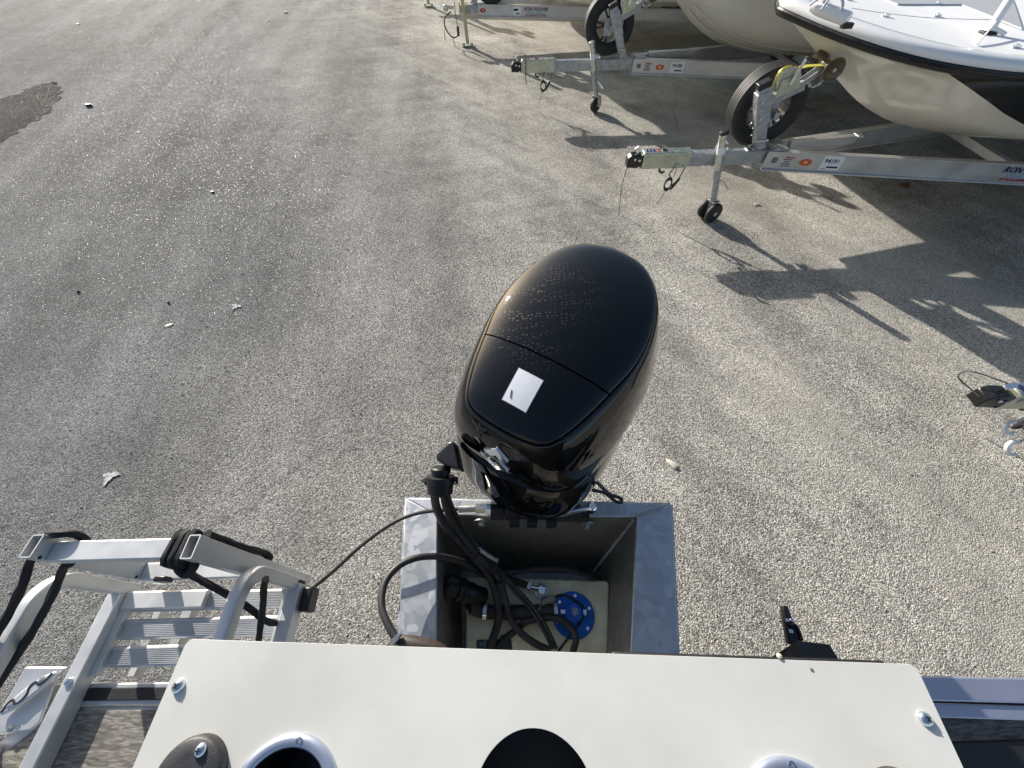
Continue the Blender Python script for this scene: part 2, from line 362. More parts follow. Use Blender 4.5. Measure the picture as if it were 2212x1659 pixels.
def text(name, body, size, o, xd, yd, m, parent, depth=.0006, align='CENTER', shear=0):
    cu = bpy.data.curves.new(name, 'FONT'); cu.body = body; cu.size = size; cu.extrude = depth; cu.align_x = align; cu.align_y = 'CENTER'; cu.resolution_u = 2; cu.shear = shear; cu.offset = size * .024
    tmp = bpy.data.objects.new('tmp', cu); COL.objects.link(tmp)
    me = bpy.data.meshes.new_from_object(tmp); COL.objects.unlink(tmp); bpy.data.objects.remove(tmp); bpy.data.curves.remove(cu)
    X = V(xd).normalized(); Y = V(yd).normalized(); Z = X.cross(Y).normalized(); Y = Z.cross(X)
    M = Matrix((X, Y, Z)).transposed().to_4x4(); M.translation = V(o)
    if parent is not None: M = root_of(parent).matrix_basis.inverted() @ M
    me.transform(M); me.materials.clear(); me.materials.append(m)
    t = bpy.data.objects.new(name, me); COL.objects.link(t); t.parent = parent; return t

# ================================================================== GROUND
GM = ground_mat(); GMD = ground_mat('patch_asphalt', True)
g = MB().add([(-400, -400, 0), (400, -400, 0), (400, 400, 0), (-400, 400, 0)], [(0, 1, 2, 3)])
struct('ground', g, GM)
pp = [at(u, v, 0) for u, v in ((-140, 278), (-20, 224), (60, 192), (92, 181), (118, 180), (127, 190), (126, 212), (117, 236), (88, 253), (40, 284), (-30, 320), (-140, 372))]
pp = [p + V((random.uniform(-.07, .07), random.uniform(-.07, .07), 0)) for p in cr(pp, 6, True)]
struct('asphalt_patch', MB().prism([(p.x, p.y, -.004) for p in pp], (0, 0, .007)), GMD)

def blob(name, label, cat, u, v, r, m, h=.004, asp=1.0, rot=0, n=14, jag=.4, curl=0, group=None):
    c = at(u, v, 0); mb = MB(); ring = []; top = []
    for k in range(n):
        a = 2 * math.pi * k / n; rr = r * (1 + random.uniform(-jag, jag) * .6)
        x, y = rr * math.cos(a), rr * asp * math.sin(a); x, y = x * math.cos(rot) - y * math.sin(rot), x * math.sin(rot) + y * math.cos(rot)
        z = .002 + curl * (math.cos(a * 2 + rot) + 1) * r * .5
        ring.append((c.x + x, c.y + y, z)); top.append((c.x + x * .8, c.y + y * .8, z * .7 + h))
    mb.loft([ring, top]); o = obj(name, mb, m, ang=60)
    M = Matrix.Translation(c); o.data.transform(M.inverted()); o.location = c
    return tag(o, label, cat, group)
blob('dry_leaf', 'pale dry leaf lying alone on the grey asphalt left of the motor', 'leaf', 366, 703, .034, PAPER, .004, .7, .4, curl=.12)
blob('dry_leaf', 'curled cream leaf on the gravel right of the motor pod', 'leaf', 1450, 1002, .04, PAPER, .008, .55, -.9, curl=.25)
blob('dry_leaf', 'brown leaf lying in the shade under the nearest trailer beam', 'leaf', 1950, 403, .06, LEAFB, .016, .8, .3, curl=.4)
blob('dry_leaf', 'small pale leaf right of the nearest trailer jack wheel', 'leaf', 1632, 443, .035, PAPER, .008, .6, .1, curl=.4)
blob('stone', 'white stone near the top edge of the asphalt', 'stone', 1126 * .549, 51 * .549 + .5, .05, PAPER, .03, .7, 0, jag=.2)
blob('stone', 'small dark stone beside the dark asphalt patch', 'stone', 194, 230, .05, BLK, .035, .7, 0, jag=.2)
for u, v, r, m_, lb in ((169, 53, .035, BLK, 'dark pebble near the top left corner, above the dark asphalt patch'), (104, 54, .03, PAPER, 'white pebble near the top left corner beside a dark pebble'),
                        (460, 416, .018, BLK, 'dark pebble between the dark asphalt patch and the motor cowl'), (365, 654, .013, BLK, 'tiny dark pebble just above the pale dry leaf'),
                        (170, 631, .014, BLK, 'tiny dark pebble near the left edge, left of the pale dry leaf'), (579, 46, .03, PAPER, 'small white pebble left of the white stone near the top edge')):
    blob('pebble', lb, 'pebble', u, v, r, m_, .016, .7, random.random() * 6, n=8, jag=.3, group='loose pebbles on the asphalt')
for i, (u, v, r, n, lb) in enumerate(((238, 1030, .05, 9, 'white splash mark on the asphalt above the boarding ladder'), (510, 663, .045, 7, 'faint white splash mark on the asphalt above the pale dry leaf'))):
    c = at(u, v, 0); ring = []
    for k in range(30):
        a = 2 * math.pi * k / 30; rr = r * (.62 + .30 * math.sin(3 * a + i) + .18 * math.sin(7 * a + 2 * i) + random.uniform(-.12, .22)); ring.append(c + V((math.cos(a) * rr * 1.1, math.sin(a) * rr, .006)))
    mb = MB().prism(ring, (0, 0, .002))
    o = obj('splash_mark', mb, STAIN); o.data.transform(Matrix.Translation(-c)); o.location = c; tag(o, lb, 'stain')
# loose chips lying proud of the surface
mb = MB()
for k in range(2600):
    x = random.uniform(-3.2, 4.2); y = random.uniform(-.6, 4.5); s = random.uniform(.003, .008); a = random.random() * 6
    c = V((x, y, s * .35)); X = V((math.cos(a), math.sin(a), random.uniform(-.3, .3))) * s; Y = V((-math.sin(a), math.cos(a), 0)) * s * random.uniform(.6, 1); Z = V((0, 0, s * .6))
    mb.add([c - X, c + X, c - Y, c + Y, c + Z, c - Z], [(0, 2, 4), (2, 1, 4), (1, 3, 4), (3, 0, 4), (0, 5, 2), (2, 5, 1), (1, 5, 3), (3, 5, 0)])
o = obj('loose_gravel', mb, mat('chip_stone', (.40, .37, .31), .7, 0, var=.55, vscale=3, col2=(.12, .11, .10)), ang=10); o['kind'] = 'stuff'

# ================================================================== TRAILERS
def tread_profile(Ro, w, rim):
    # (radius, height along axle) outline of a tyre with four grooves
    h = w / 2; p = [(rim, -h * .72), (rim + .02, -h * .86), (Ro * .82, -h), (Ro * .93, -h * .97), (Ro * .985, -h * .84)]
    for k in range(5):
        a = -h * .78 + k * (h * 1.56 / 5) + .002; b = a + h * 1.56 / 5 - .008
        p += [(Ro, a), (Ro, b)]
        if k < 4: p += [(Ro - .007, b + .001), (Ro - .007, b + .007)]
    p += [(Ro * .985, h * .84), (Ro * .93, h * .97), (Ro * .82, h), (rim + .02, h * .86), (rim, h * .72)]
    return p
RIMB = mat('black_machined_rim', (.02, .02, .021), .2, .2, rvar=.06, vscale=10, coat=.3)
def wheel_parts(parent, c, axis, Ro=.325, w=.19, rim=.195, chrome=True, name='spare_wheel', world=True):
    t = obj('tyre', MB().lathe(tread_profile(Ro, w, rim), c, axis, 56, False), RUB, parent, ang=28, world=world)
    a = V(axis).normalized(); c = V(c); x, y, z = frame(a)
    h = w * .36
    ri = obj('rim', MB().lathe([(rim + .004, -h), (rim - .004, -h - .006), (rim - .016, -h), (rim - .022, -h * .2), (rim - .03, h * .5), (rim - .022, h), (rim + .004, h)], c, a, 48, False), RIMB, parent, ang=30, world=world)
    for k in range(5):
        for s in (-.17, .17):
            an = 2 * math.pi * k / 5 + s; an2 = 2 * math.pi * k / 5 + s * .6
            d = x * math.cos(an) + y * math.sin(an); d2 = x * math.cos(an2) + y * math.sin(an2)
            obj('spoke', MB().bar(c - a * h * .55 + d2 * .05, c - a * h * .35 + d * (rim - .02), .024, .02, a), CHROME if chrome else RIMB, parent, bevel=.003, world=world)
    hb = MB().lathe([(.058, -h * .1), (.062, -h * .75), (.05, -h * .9), (.0, -h * .95)], c, a, 20, False)
    obj('hub', hb, CHROME, parent, world=world)
    nb = MB()
    for k in range(5):
        an = 2 * math.pi * (k + .5) / 5; q = c - a * h * .8 + (x * math.cos(an) + y * math.sin(an)) * .045
        nb.lathe([(.009, .012), (.009, -.016), (.004, -.02)], q, a, 6)
    obj('lug_nut', nb, CHROME, parent, world=world)

def make_trailer(loc, rot, zt, Lv, jx, label, jack='wheel', half=11.5, number=None, post=(None, None), shade='near', wheels=True, far=False, kind=0, rail_len=6.6):
    M = Matrix.Translation(V((loc[0], loc[1], 0))) @ Matrix.Rotation(R(rot), 4, 'Z')
    T = thing('boat_trailer', label, 'boat trailer', M=M)
    kw = dict(parent=T, world=False)
    hw, hh = .038, .062
    # tongue tube and its flange
    obj('tongue', MB().box((Lv / 2 + .14, 0, zt), (Lv - .2, hw * 2, hh * 2)), GALV, bevel=.008, **kw)
    for x in (Lv - .22, Lv - .02): obj('flange', MB().box((x, 0, zt), (.012, hw * 2 + .012, hh * 2 + .02)), GALV, bevel=.002, **kw)
    if kind == 0:
        # surge brake actuator: folded zinc channel over the tongue
        ac = MB().box((.31, 0, zt + .006), (.46, hw * 2 + .022, hh * 2 + .02))
        A = obj('actuator', ac, ZINCG, bevel=.007, **kw)
        tp = MB().box((.31, 0, zt + hh + .0185), (.455, hw * 2 + .012, .005)); obj('actuator_top', tp, ZINC, bevel=.001, **kw)
        bt = MB()
        for x, z in ((.30, .035), (.40, .04), (.50, .045), (.49, -.045), (.12, .03)):
            for s in (-1, 1): bt.cyl((x, s * (hw + .010), zt + z), (x, s * (hw + .019), zt + z), .013 if x != .12 else .017, 12)
        obj('bolt', bt, BOLT, **kw)
        pr = MB()
        for k in range(3): pr.box((.115 + k * .032, .004, zt + hh + .0226), (.022, .05, .001))
        obj('print', pr, NAVY, **kw)
        obj('print', MB().box((.225, .004, zt + hh + .0226), (.022, .05, .001)), RED, **kw)
        obj('cap', MB().cyl((.285, 0, zt + hh + .021), (.285, 0, zt + hh + .025), .026, 18), BLK, **kw)
        # black coupler head, open latch on top
        cp = MB().prism([(-.065, -.042, zt - .05), (.075, -.048, zt - .058), (.075, -.048, zt + .06), (-.03, -.042, zt + .062), (-.065, -.042, zt + .03)], (0, .09, 0))
        C = obj('coupler', cp, BLKG, bevel=.008, **kw)
        bl = MB()
        for x, z in ((.0, .03), (.045, .02), (.05, -.045)): bl.cyl((x, -.05, zt + z), (x, -.056, zt + z), .011, 10)
        obj('bolt', bl, CHROME, **kw)
        lv = MB().bar((.03, 0, zt + .065), (-.005, 0, zt + .105), .03, .02).bar((-.01, 0, zt + .10), (.03, 0, zt + .125), .035, .014)
        obj('latch_lever', lv, CHROME, bevel=.004, **kw)
    else:
        cp = MB().box((.06, 0, zt + .03), (.16, .075, .05)).lathe([(.0, .06), (.035, .055), (.046, .02), (.046, -.03), (.038, -.04)], (-.02, 0, zt + .01), (0, 0, 1), 16)
        obj('coupler', cp, ZINC, bevel=.005, **kw)
        obj('latch_lever', MB().bar((.02, 0, zt + .065), (.10, 0, zt + .085), .03, .014), CHROME, bevel=.004, **kw)
    # pair of V rails with top and bottom flanges
    zr = zt - .01; hr = .082
    for s in (-1, 1):
        a = R(half) * s; d = V((math.cos(a), math.sin(a), 0)); o0 = V((Lv - .03, s * (hw + .03), zr)); nrm = V((-d.y, d.x, 0))
        e = o0 + d * rail_len
        mb = MB().bar(o0, e, .014, hr * 2 - .012).bar(o0 + V((0, 0, hr)), e + V((0, 0, hr)), .062, .012).bar(o0 - V((0, 0, hr)), e - V((0, 0, hr)), .062, .012)
        obj('frame_rail', mb, ALU2, bevel=.003, **kw)
        if s == -1:
            face = o0 - nrm * (-.0) ; out = V((d.y, -d.x, 0)); fo = lambda q, z: o0 + d * q + out * .008 + V((0, 0, z))
            up = V((0, 0, 1))
            def plate(nm, q, z, w, h, m, off=0.0, el=False):
                c = fo(q, z) + out * off
                if el:
                    n = 28; P = [c + d * (w / 2 * math.cos(2 * math.pi * i / n)) + up * (h / 2 * math.sin(2 * math.pi * i / n)) for i in range(n)]
                else: P = [c + d * (w / 2 * i) + up * (h / 2 * j) for i, j in ((-1, -1), (1, -1), (1, 1), (-1, 1))]
                return obj(nm, MB().prism(P, out * .0012), m, **kw)
            if number:
                plate('sticker', .085, .005, .05, .05, GREYI)
                plate('sticker', .20, .0, .10, .10, mat('pale_sticker', (.62, .60, .57), .4, .0, var=.1, vscale=50))
                for r_ in range(5): plate('print', .20 + (.012 if r_ == 0 else 0), .036 - r_ * .019, .085 - (.03 if r_ == 2 else 0), .011, GREYI if r_ else RED, .0013)
            plate('sticker', .37 if number else .09, .0, .115, .062, ORG if number else RED, 0, True)
            plate('print', .37 if number else .09, .0, .03, .026, WHITEL, .0013, True)
            plate('print', .37 if number else .09, .0, .014, .014, ORG if number else RED, .0026)
            q0 = .60 if number else .74
            plate('label', q0, .005, .18 if number else .15, .125, WHITEL)
            if number:
                text('print', number, .052, fo(q0 - .005, .022) + out * .002, d, up, INK, None).parent = T
                plate('print', q0 + .02, -.03, .10, .015, INK, .0013); plate('print', q0 - .05, -.046, .05, .003, INK, .0013)
            else:
                plate('print', q0 - .02, .02, .09, .028, INK, .0013); plate('print', q0 + .02, -.03, .08, .014, INK, .0013)
            q1 = 2.27 if number else 1.10
            tx = text('lettering', 'RON HOOVER', .068, fo(q1, .032) + out * .0022, d, up, NAVY, None, shear=.12); tx.parent = T
            sw = MB()
            for k in range(3):
                P = [fo(q1 + (i - 6) * .028, -.012 - k * .011 + .012 * math.sin(i * .9 + k)) + out * .0015 for i in range(13)]
                sw.tube(P, .0035, 4)
            obj('lettering', sw, SKYB, **kw)
            tx = text('lettering', 'RV & MARINE CENTERS', .037, fo(q1, -.052) + out * .0022, d, up, RED, None); tx.parent = T
        # near bolts through the flange
        bo = MB()
        for q in (.05, .12):
            for z in (hr + .006, -hr - .016): bo.cyl(o0 + d * q + V((0, 0, z)), o0 + d * q + V((0, 0, z + .012)), .010, 6)
        obj('bolt', bo, BOLT, **kw)
    # joint plate, short bunk stub, cross members
    obj('joint_plate', MB().box((Lv + .06, 0, zr + hr + .014), (.16, .2, .01)), GALV, bevel=.002, **kw)
    st0, st1 = V((Lv + .18, .0, zr + hr + .02)), V((Lv + .85, .06, zr + hr + .02))
    obj('stub_beam', MB().bar(st0, st1, .055, .07), ALU2, bevel=.004, **kw)
    obj('stub_cap', MB().box(st1 + V((.02, 0, .03)), (.06, .085, .02)), ALU2, bevel=.004, **kw)
    for q in (2.2, 4.2):
        y = math.tan(R(half)) * q + .06
        obj('cross_member', MB().bar((Lv + q, -y, zr - .02), (Lv + q, y, zr - .02), .07, .07), ALU2, bevel=.004, **kw)
    for s in (-1, 1):
        obj('bunk', MB().bar((Lv + 3.4, s * .44, zr + .10), (Lv + 5.8, s * .5, zr + .10), .09, .05), BLK, bevel=.006, **kw)
        for q in (3.7, 5.2): obj('bunk_bracket', MB().bar((Lv + q, s * .46, zr), (Lv + q, s * .46, zr + .09), .05, .05, (1, 0, 0)), ALU2, **kw)
    if wheels:
        yw = math.tan(R(half)) * 5.4 + .36
        obj('axle', MB().bar((Lv + 5.4, -yw, .33), (Lv + 5.4, yw, .33), .06, .06), GALV, **kw)
        for s in (-1, 1):
            wr = obj('wheel', MB().lathe([(.2, -.06), (.05, -.07), (.05, .07), (.2, .06)], (Lv + 5.4, s * yw, .325), (0, s, 0), 24), CHROME, **kw)
            wo_ = obj('tyre', MB().lathe(tread_profile(.325, .19, .2), (Lv + 5.4, s * yw, .325), (0, s, 0), 32, False), RUB, wr, world=False)
            P = [V((Lv + 5.4 + .43 * math.cos(a), s * yw - .12, .33 + .42 * math.sin(a))) for a in [R(20 + 14 * k) for k in range(11)]]
            f_ = MB().loft([[p, p + V((0, .24, 0)), p + V((0, .24, .012)), p + V((0, 0, .012))] for p in P]); obj('fender', f_, ALU, **kw)
            obj('hanger', MB().bar((Lv + 5.4, s * (yw - .22), .36), (Lv + 5.4, s * (yw - .22), zr - hr), .05, .05, (1, 0, 0)), GALV, **kw)
    # winch post, leaning forward
    bx, (tx_, tz) = post
    b0 = V((bx, 0, zt + hh)); b1 = V((tx_, 0, tz)); dpost = (b1 - b0).normalized()
    Lp = (b1 - b0).length
    obj('winch_post', MB().bar(b0, b1 - dpost * .02, .076, .098, (1, 0, 0)), GALV, bevel=.006, **kw)
    obj('post_cap', MB().bar(b1 - dpost * .045, b1 + dpost * .004, .082, .104, (1, 0, 0)), BLK, bevel=.006, **kw)
    sl_ = b0 + dpost * (Lp * .62)
    obj('arm_sleeve', MB().bar(sl_ - dpost * .11, sl_ + dpost * .15, .096, .118, (1, 0, 0)), GALV, bevel=.004, **kw)
    ub = MB()
    for q in (.02, .16):
        c = b0 + dpost * (Lp * .62 - q - .10) ; 
        if q == .16: ub.tube([c + V((-.06, -.06, 0)), c + V((.058, -.06, .0)), c + V((.06, .06, 0)), c + V((-.06, .06, 0))], .006, 6)
    obj('u_bolt', ub, ZINC, **kw); ub = MB()
    for q in (-.06, .07): ub.cyl(sl_ + dpost * q + V((-.03, -.05, 0)), sl_ + dpost * q + V((-.03, -.064, 0)), .012, 8)
    obj('bolt', ub, ZINC, **kw)
    ft = MB().box(b0 + V((-.055, 0, .006)), (.03, .15, .014)).box(b0 + V((.0, 0, .003)), (.14, .1, .008))
    ft.prism([b0 + V((-.10, 0.02, .006)), b0 + V((-.03, .02, .006)), b0 + V((-.045, .02, .09))], (0, -.008, 0))
    obj('post_foot', ft, GALV, bevel=.002, **kw)
    # winch arm to the bow roller
    ax0 = sl_ + dpost * .05; roll = V((tx_ + .47, 0, tz + .10)); ax1 = V((tx_ + .36, 0, tz - .03))
    obj('winch_arm', MB().bar(ax0, ax1, .055, .075), GALV, bevel=.005, **kw)
    wc = ax0 + (ax1 - ax0) * .42 + V((0, 0, .10)); ad = (ax1 - ax0).normalized(); an_ = V((-ad.z, 0, ad.x))
    sidep = MB()
    for y in (-.06, .05): sidep.prism([wc + ad * -.10 - an_ * .065 + V((0, y, 0)), wc + ad * .085 - an_ * .065 + V((0, y, 0)), wc + ad * .075 + an_ * .045 + V((0, y, 0)), wc + ad * -.06 + an_ * .055 + V((0, y, 0))], (0, .006, 0))
    sidep.box(wc - an_ * .064, (.185, .11, .006), (ad, V((0, 1, 0)), an_))
    obj('winch_frame', sidep, ZINCG, bevel=.001, **kw)
    obj('winch_gear', MB().lathe([(.088, 0), (.092, .004), (.088, .012), (.07, .014)], wc + an_ * .03 + V((0, -.048, 0)), (0, 1, 0), 40), ZINC, **kw)
    obj('winch_drum', MB().lathe([(.072, -.035), (.072, -.03), (.05, -.028), (.05, .028), (.072, .03), (.072, .035)], wc + an_ * .035, (0, 1, 0), 28), mat('gold_zinc', (.50, .50, .20), .35, .6, var=.2, vscale=30), **kw)
    h0 = wc + V((0, -.075, 0)); h1 = wc + an_ * .16 + ad * .10 + V((0, -.085, 0))
    obj('winch_handle', MB().bar(h0, h1, .006, .022, an_).cyl(wc + V((0, -.07, 0)), wc + V((0, .0, 0)), .014, 10), CHROME, bevel=.001, **kw)
    obj('handle_grip', MB().lathe([(.012, 0), (.016, .01), (.014, .05), (.017, .085), (.012, .09)], h1 + V((0, .0, 0)), (.5, -1, -.15), 12), BLKG, **kw)
    stp = [wc + an_ * .085 + V((0, .0, 0)), (wc + an_ * .085 + roll) / 2 + V((0, 0, .012)), roll + V((-.03, 0, .0))]
    obj('winch_strap', MB().sweep(stp, [(-.024, -.0025), (.024, -.0025), (.024, .0025), (-.024, .0025)], up=(0, 0, 1)), YEL, **kw)
    bob = MB()
    for s in (-1, 1): bob.lathe([(.018, .0), (.036, .004), (.03, .035), (.046, .07), (.078, .105), (.082, .118), (.074, .124), (.05, .112), (.018, .112)], roll, (0, s, 0), 28)
    obj('bow_roller', bob, AMBER, **kw)
    obj('roller_axle', MB().cyl(roll + V((0, -.128, 0)), roll + V((0, .128, 0)), .015, 12), ZINC, **kw)
    rb = MB()
    for s in (-1, 1): rb.bar(ax1 + V((-.05, s * .034, 0)), roll + V((0, s * .034, 0)), .006, .04, (1, 0, 0))
    obj('roller_bracket', rb, GALV, **kw)
    chn = MB()
    for k in range(9):
        c = ax1 + V((.0, -.03, .03)) + V((.14, -.02, .03)) * (k / 8) + V((0, 0, -.05 * math.sin(k / 8 * math.pi)))
        y_ = V((0, 1, 0)) if k % 2 else V((.4, .2, 1)).normalized()
        dd = V((.92, -.1, .2)).normalized()
        chn.tube([c + dd * (.013 * math.cos(a)) + y_ * (.007 * math.sin(a)) for a in [2 * math.pi * j / 8 for j in range(8)]], .0032, 5, True)
    obj('safety_chain', chn, ZINC, **kw)
    # parking jack on the near side
    jy = -.122
    if jack == 'wheel':
        top = V((jx - .13, jy, zt + .27)); low = V((jx + .02, jy - .03, .20))
        ja = (low - top).normalized()
        obj('jack_tube', MB().cyl(top, top + (low - top) * .50, .039, 20), ZINC, ang=40, **kw)
        obj('jack_leg', MB().cyl(top + (low - top) * .49, low, .032, 20), GALV, **kw)
        obj('jack_cap', MB().lathe([(.041, 0), (.041, .02), (.032, .026)], top + ja * .012, -ja, 18), BLK if number == '94191' else ZINC, **kw)
        obj('jack_label', MB().lathe([(.0396, 0), (.0396, .06)], top + ja * .12, ja, 20, False), WHITEL, **kw)
        obj('crank', MB().tube([top + ja * .06 + V((0, -.02, 0)), top + ja * .06 + V((.0, -.055, .01)), top + ja * .08 + V((.02, -.062, .01))], .009, 8), CHROME, **kw)
        obj('crank_grip', MB().cyl(top + ja * .42 + V((.03, -.04, 0)), top + ja * .50 + V((.10, -.07, 0)), .012, 10), CHROME, **kw)
        br = MB().box((jx - .01, jy + .055, zt - .005), (.075, .03, .19)).box((jx - .01, -.0, zt + hh + .012), (.07, .17, .01)).box((jx - .01, -.0, zt - hh - .012), (.07, .17, .01))
        obj('jack_bracket', br, GALV, bevel=.003, **kw)
        bb = MB()
        for x in (-.035, .03):
            for y in (.075, -.02): bb.cyl((jx - .01 + x, y, zt - hh - .03), (jx - .01 + x, y, zt + hh + .035), .007, 8)
        obj('bolt', bb, CHROME, **kw)
        tw = .4 if number == '94191' else .75
        axd = V((math.sin(tw), -math.cos(tw) , 0)); wcen = V((low.x + .01, low.y, .1)); fwd_ = V((math.cos(tw), math.sin(tw), 0))
        ww = MB()
        if number == '94191':
            for s in (-1, 1): ww.lathe([(.06, -.024), (.092, -.022), (.099, -.01), (.099, .01), (.092, .022), (.06, .024)], wcen + axd * (s * .055), axd, 32)
        else: ww.lathe([(.06, -.034), (.088, -.032), (.098, -.016), (.099, .0), (.098, .016), (.088, .032), (.06, .034)], wcen, axd, 32)
        jw = obj('jack_wheel', ww, RUB, **kw)
        fk = MB()
        for s in (-1, 1):
            o_ = wcen + axd * (s * (.02 if number == '94191' else .045))
            fk.prism([o_ + V((0, 0, .11)) - fwd_ * .04, o_ + V((0, 0, .11)) + fwd_ * .04, o_ + V((0, 0, -.0)) + fwd_ * .045, o_ + V((0, 0, -.025)) + fwd_ * .015, o_ + V((0, 0, -.02)) - fwd_ * .02], axd * (s * .006))
        fk.box(wcen + V((0, 0, .108)), (.085, .10, .01), (fwd_, axd, V((0, 0, 1))))
        obj('fork', fk, ZINC, bevel=.002, **kw)
        obj('wheel_hub', MB().cyl(wcen - axd * .085, wcen + axd * .085, .022, 14), ZINC, **kw)
    else:
        obj('jack_post', MB().bar((jx - .06, jy, 1.15), (jx, jy - .02, .04), .06, .06, (0, 1, 0)), TANP, bevel=.004, **kw)
        bk = MB()
        for x in (-.085, .045): bk.box((jx - .02 + x, jy + .04, zt - .01), (.02, .05, .24))
        obj('jack_bracket', bk, TANP, bevel=.002, **kw)
        bb = MB()
        for x in (-.085, .045):
            for z in (-.10, -.05, .02, .08): bb.cyl((jx - .02 + x, jy + .013, zt + z), (jx - .02 + x, jy + .006, zt + z), .007, 8)
        obj('bolt', bb, BOLT, **kw)
        ftp = MB().box((jx, jy - .02, .022), (.24, .13, .012)).box((jx - .08, jy - .05, .045), (.06, .05, .05)).box((jx + .08, jy - .05, .045), (.06, .05, .05))
        obj('jack_foot', ftp, ZINCG, bevel=.003, **kw)
    # hanging safety cables
    if kind == 0:
        hx = .40; mb = MB()
        coil = [V((hx + .035 * math.cos(a) - .01, -.065 + .006 * math.sin(a * .21), zt - .20 + .055 * math.sin(a) - a * .0009)) for a in [k * .42 for k in range(75)]]
        mb.tube(cr([(hx + .005, -.06, zt - .05), (hx - .03, -.065, zt - .11)], 3) + coil, .0055, 6)
        mb.tube(cr([(hx + .11, -.055, zt - .06), (hx + .09, -.06, zt - .14), (hx + .07, -.065, zt - .17)], 4), .0055, 6)
        mb.lathe([(.012, 0), (.017, .02), (.017, .11), (.011, .13)], (hx + .085, -.07, zt - .15), (-.45, -.05, -.8), 12)
        mb.tube([V((hx - .09 + .032 * math.cos(a), -.02, zt - .085 + .032 * math.sin(a))) for a in [R(20 + 30 * k) for k in range(11)]], .011, 8)
        obj('coiled_cable', mb, HOSE, **kw)
        hk = MB().cyl((hx + .02, -.052, zt - .04), (hx + .02, -.064, zt - .04), .022, 14)
        hk.tube([V((hx + .02 + .004 * math.sin(k), -.07, zt - .05 - k * .028)) for k in range(4)], .006, 6)
        for k in range(4):
            c = V((hx - .02 - k * .011, -.07, zt - .30 - k * .035))
            hk.tube([c + V((.006 * math.cos(a), .003, .02 * math.sin(a))) for a in [2 * math.pi * j / 10 for j in range(10)]], .0032, 5, True)
        obj('safety_chain', hk, BOLT, **kw)
    return T, M

TR3, M3 = make_trailer((1.235, 3.90), 1.5, .565, 1.30, .86, 'nearest boat trailer with black coupler, two wheel jack and beam sticker reading 94191', number='94191', post=(1.20, (.97, 1.165)))
TR2, M2 = make_trailer((.17, 6.74), .5, .53, 1.66, 1.14, 'boat trailer under the round cream hull with single wheel jack and beam sticker reading 94188', number='94188', post=(1.49, (1.24, 1.15)))
TR1, M1 = make_trailer((-1.05, 10.03), -2.0, .52, .63, .36, 'farthest boat trailer with tan square jack post on a foot plate', jack='foot', post=(.55, (.40, 1.15)), kind=1, half=9)
TR4, M4 = make_trailer((2.86, 1.20), -1.0, .42, 1.5, 1.0, 'boat trailer whose black coupler tip only shows at the right edge', number='94190', post=(1.3, (1.1, 1.1)), rail_len=5.0)

TR5, M5 = make_trailer((-2.15, 13.22), -2.0, .52, .63, .36, 'last boat trailer past the top edge with only its jack foot plate showing', jack='foot', post=(.55, (.40, 1.15)), kind=1, half=9)

def spare(M, c, label, chrome, yaw=0):
    w = M @ V(c); T = thing('spare_wheel', label, 'spare wheel', w, group='spare wheels on the winch posts')
    a = M.to_3x3() @ V((math.sin(R(yaw)), math.cos(R(yaw)), 0))
    wheel_parts(T, w, a, chrome=chrome)
    return T
spare(M3, (1.23, .24, .90), 'spare wheel with ribbed tread mounted behind the nearest winch post', True, 0)
spare(M2, (1.28, .24, .90), 'spare wheel with black split spokes beside the round cream hull', False, 0)
spare(M1, (.86, -.03, .91), 'black spare tyre above the farthest trailer beam, cut by the top edge', False, 0)
# bracket that carries each spare wheel
for M, Tt, c in ((M3, TR3, (1.23, .24, .9)), (M2, TR2, (1.28, .24, .9))):
    c = V(c); obj('spare_carrier', MB().box(c + V((-.03, -.135, 0)), (.12, .03, .18)).cyl(c + V((0, -.14, 0)), c + V((0, .02, 0)), .03, 12).box(c + V((0, -.19, .0)), (.05, .1, .06)), GALV, parent=Tt, world=False, bevel=.003)

# thin breakaway cables
def cable(name, pts, r, m, label, cat, loc=None, n=6, group=None, sides=6):
    pts = cr(pts, n); c = V(loc) if loc is not None else pts[0]
    T = obj(name, MB().tube(pts, r, sides), m); T.data.transform(Matrix.Translation(-c)); T.location = c
    return tag(T, label, cat, group)
yj = 3.86
c3 = M3 @ V((-.05, -.03, .60))
cable('breakaway_cable', [c3, aty(1358, 352, 3.86), aty(1345, 395, 3.84), at(1339, 440, .10), at(1337, 464, .004)], .0035, HOSE, 'thin black breakaway cable dropping to the ground from the nearest black coupler', 'cable')
c4 = M4 @ V((-.02, 0, .58))
cable('breakaway_cable', [at(2116, 857, .46), at(2094, 838, .46), at(2070, 815, .48), at(2082, 803, .50), at(2110, 805, .53), at(2160, 822, .54), at(2225, 848, .50)], .004, HOSE, 'thin black cable looping over the coupler at the right edge', 'cable')
cable('breakaway_cable', [M2 @ V((.13, -.06, .68)), M2 @ V((.14, -.07, .58)), M2 @ V((.135, -.07, .46)), M2 @ V((.15, -.07, .34))], .006, HOSE, 'thin grey cable hanging beside the coupler of the middle trailer', 'cable')
for i, (u, v) in enumerate(((2183, 924), (2188, 968))):
    c = at(u, v, .30 - .02 * i); T = thing('safety_hook', ('upper' if i == 0 else 'lower') + ' chrome safety hook hanging below the coupler at the right edge', 'hook', c, group='safety hooks at the right edge')
    hk = [c + V((.036 * math.cos(a), .028 * math.sin(a), .026 * math.sin(a))) for a in [R(60 + 26 * k) for k in range(10)]]
    obj('hook', MB().tube(cr(hk, 2), .0125, 8), mat('white_zinc_hook', (.74, .75, .73), .4, .25, var=.1, vscale=60), T)
    obj('link', MB().tube(cr([hk[0], hk[0] + V((.035, .01, .03)), hk[0] + V((.10, .04, .10)), hk[0] + V((.2, .08, .18))], 3), .006, 6), BOLT, T)
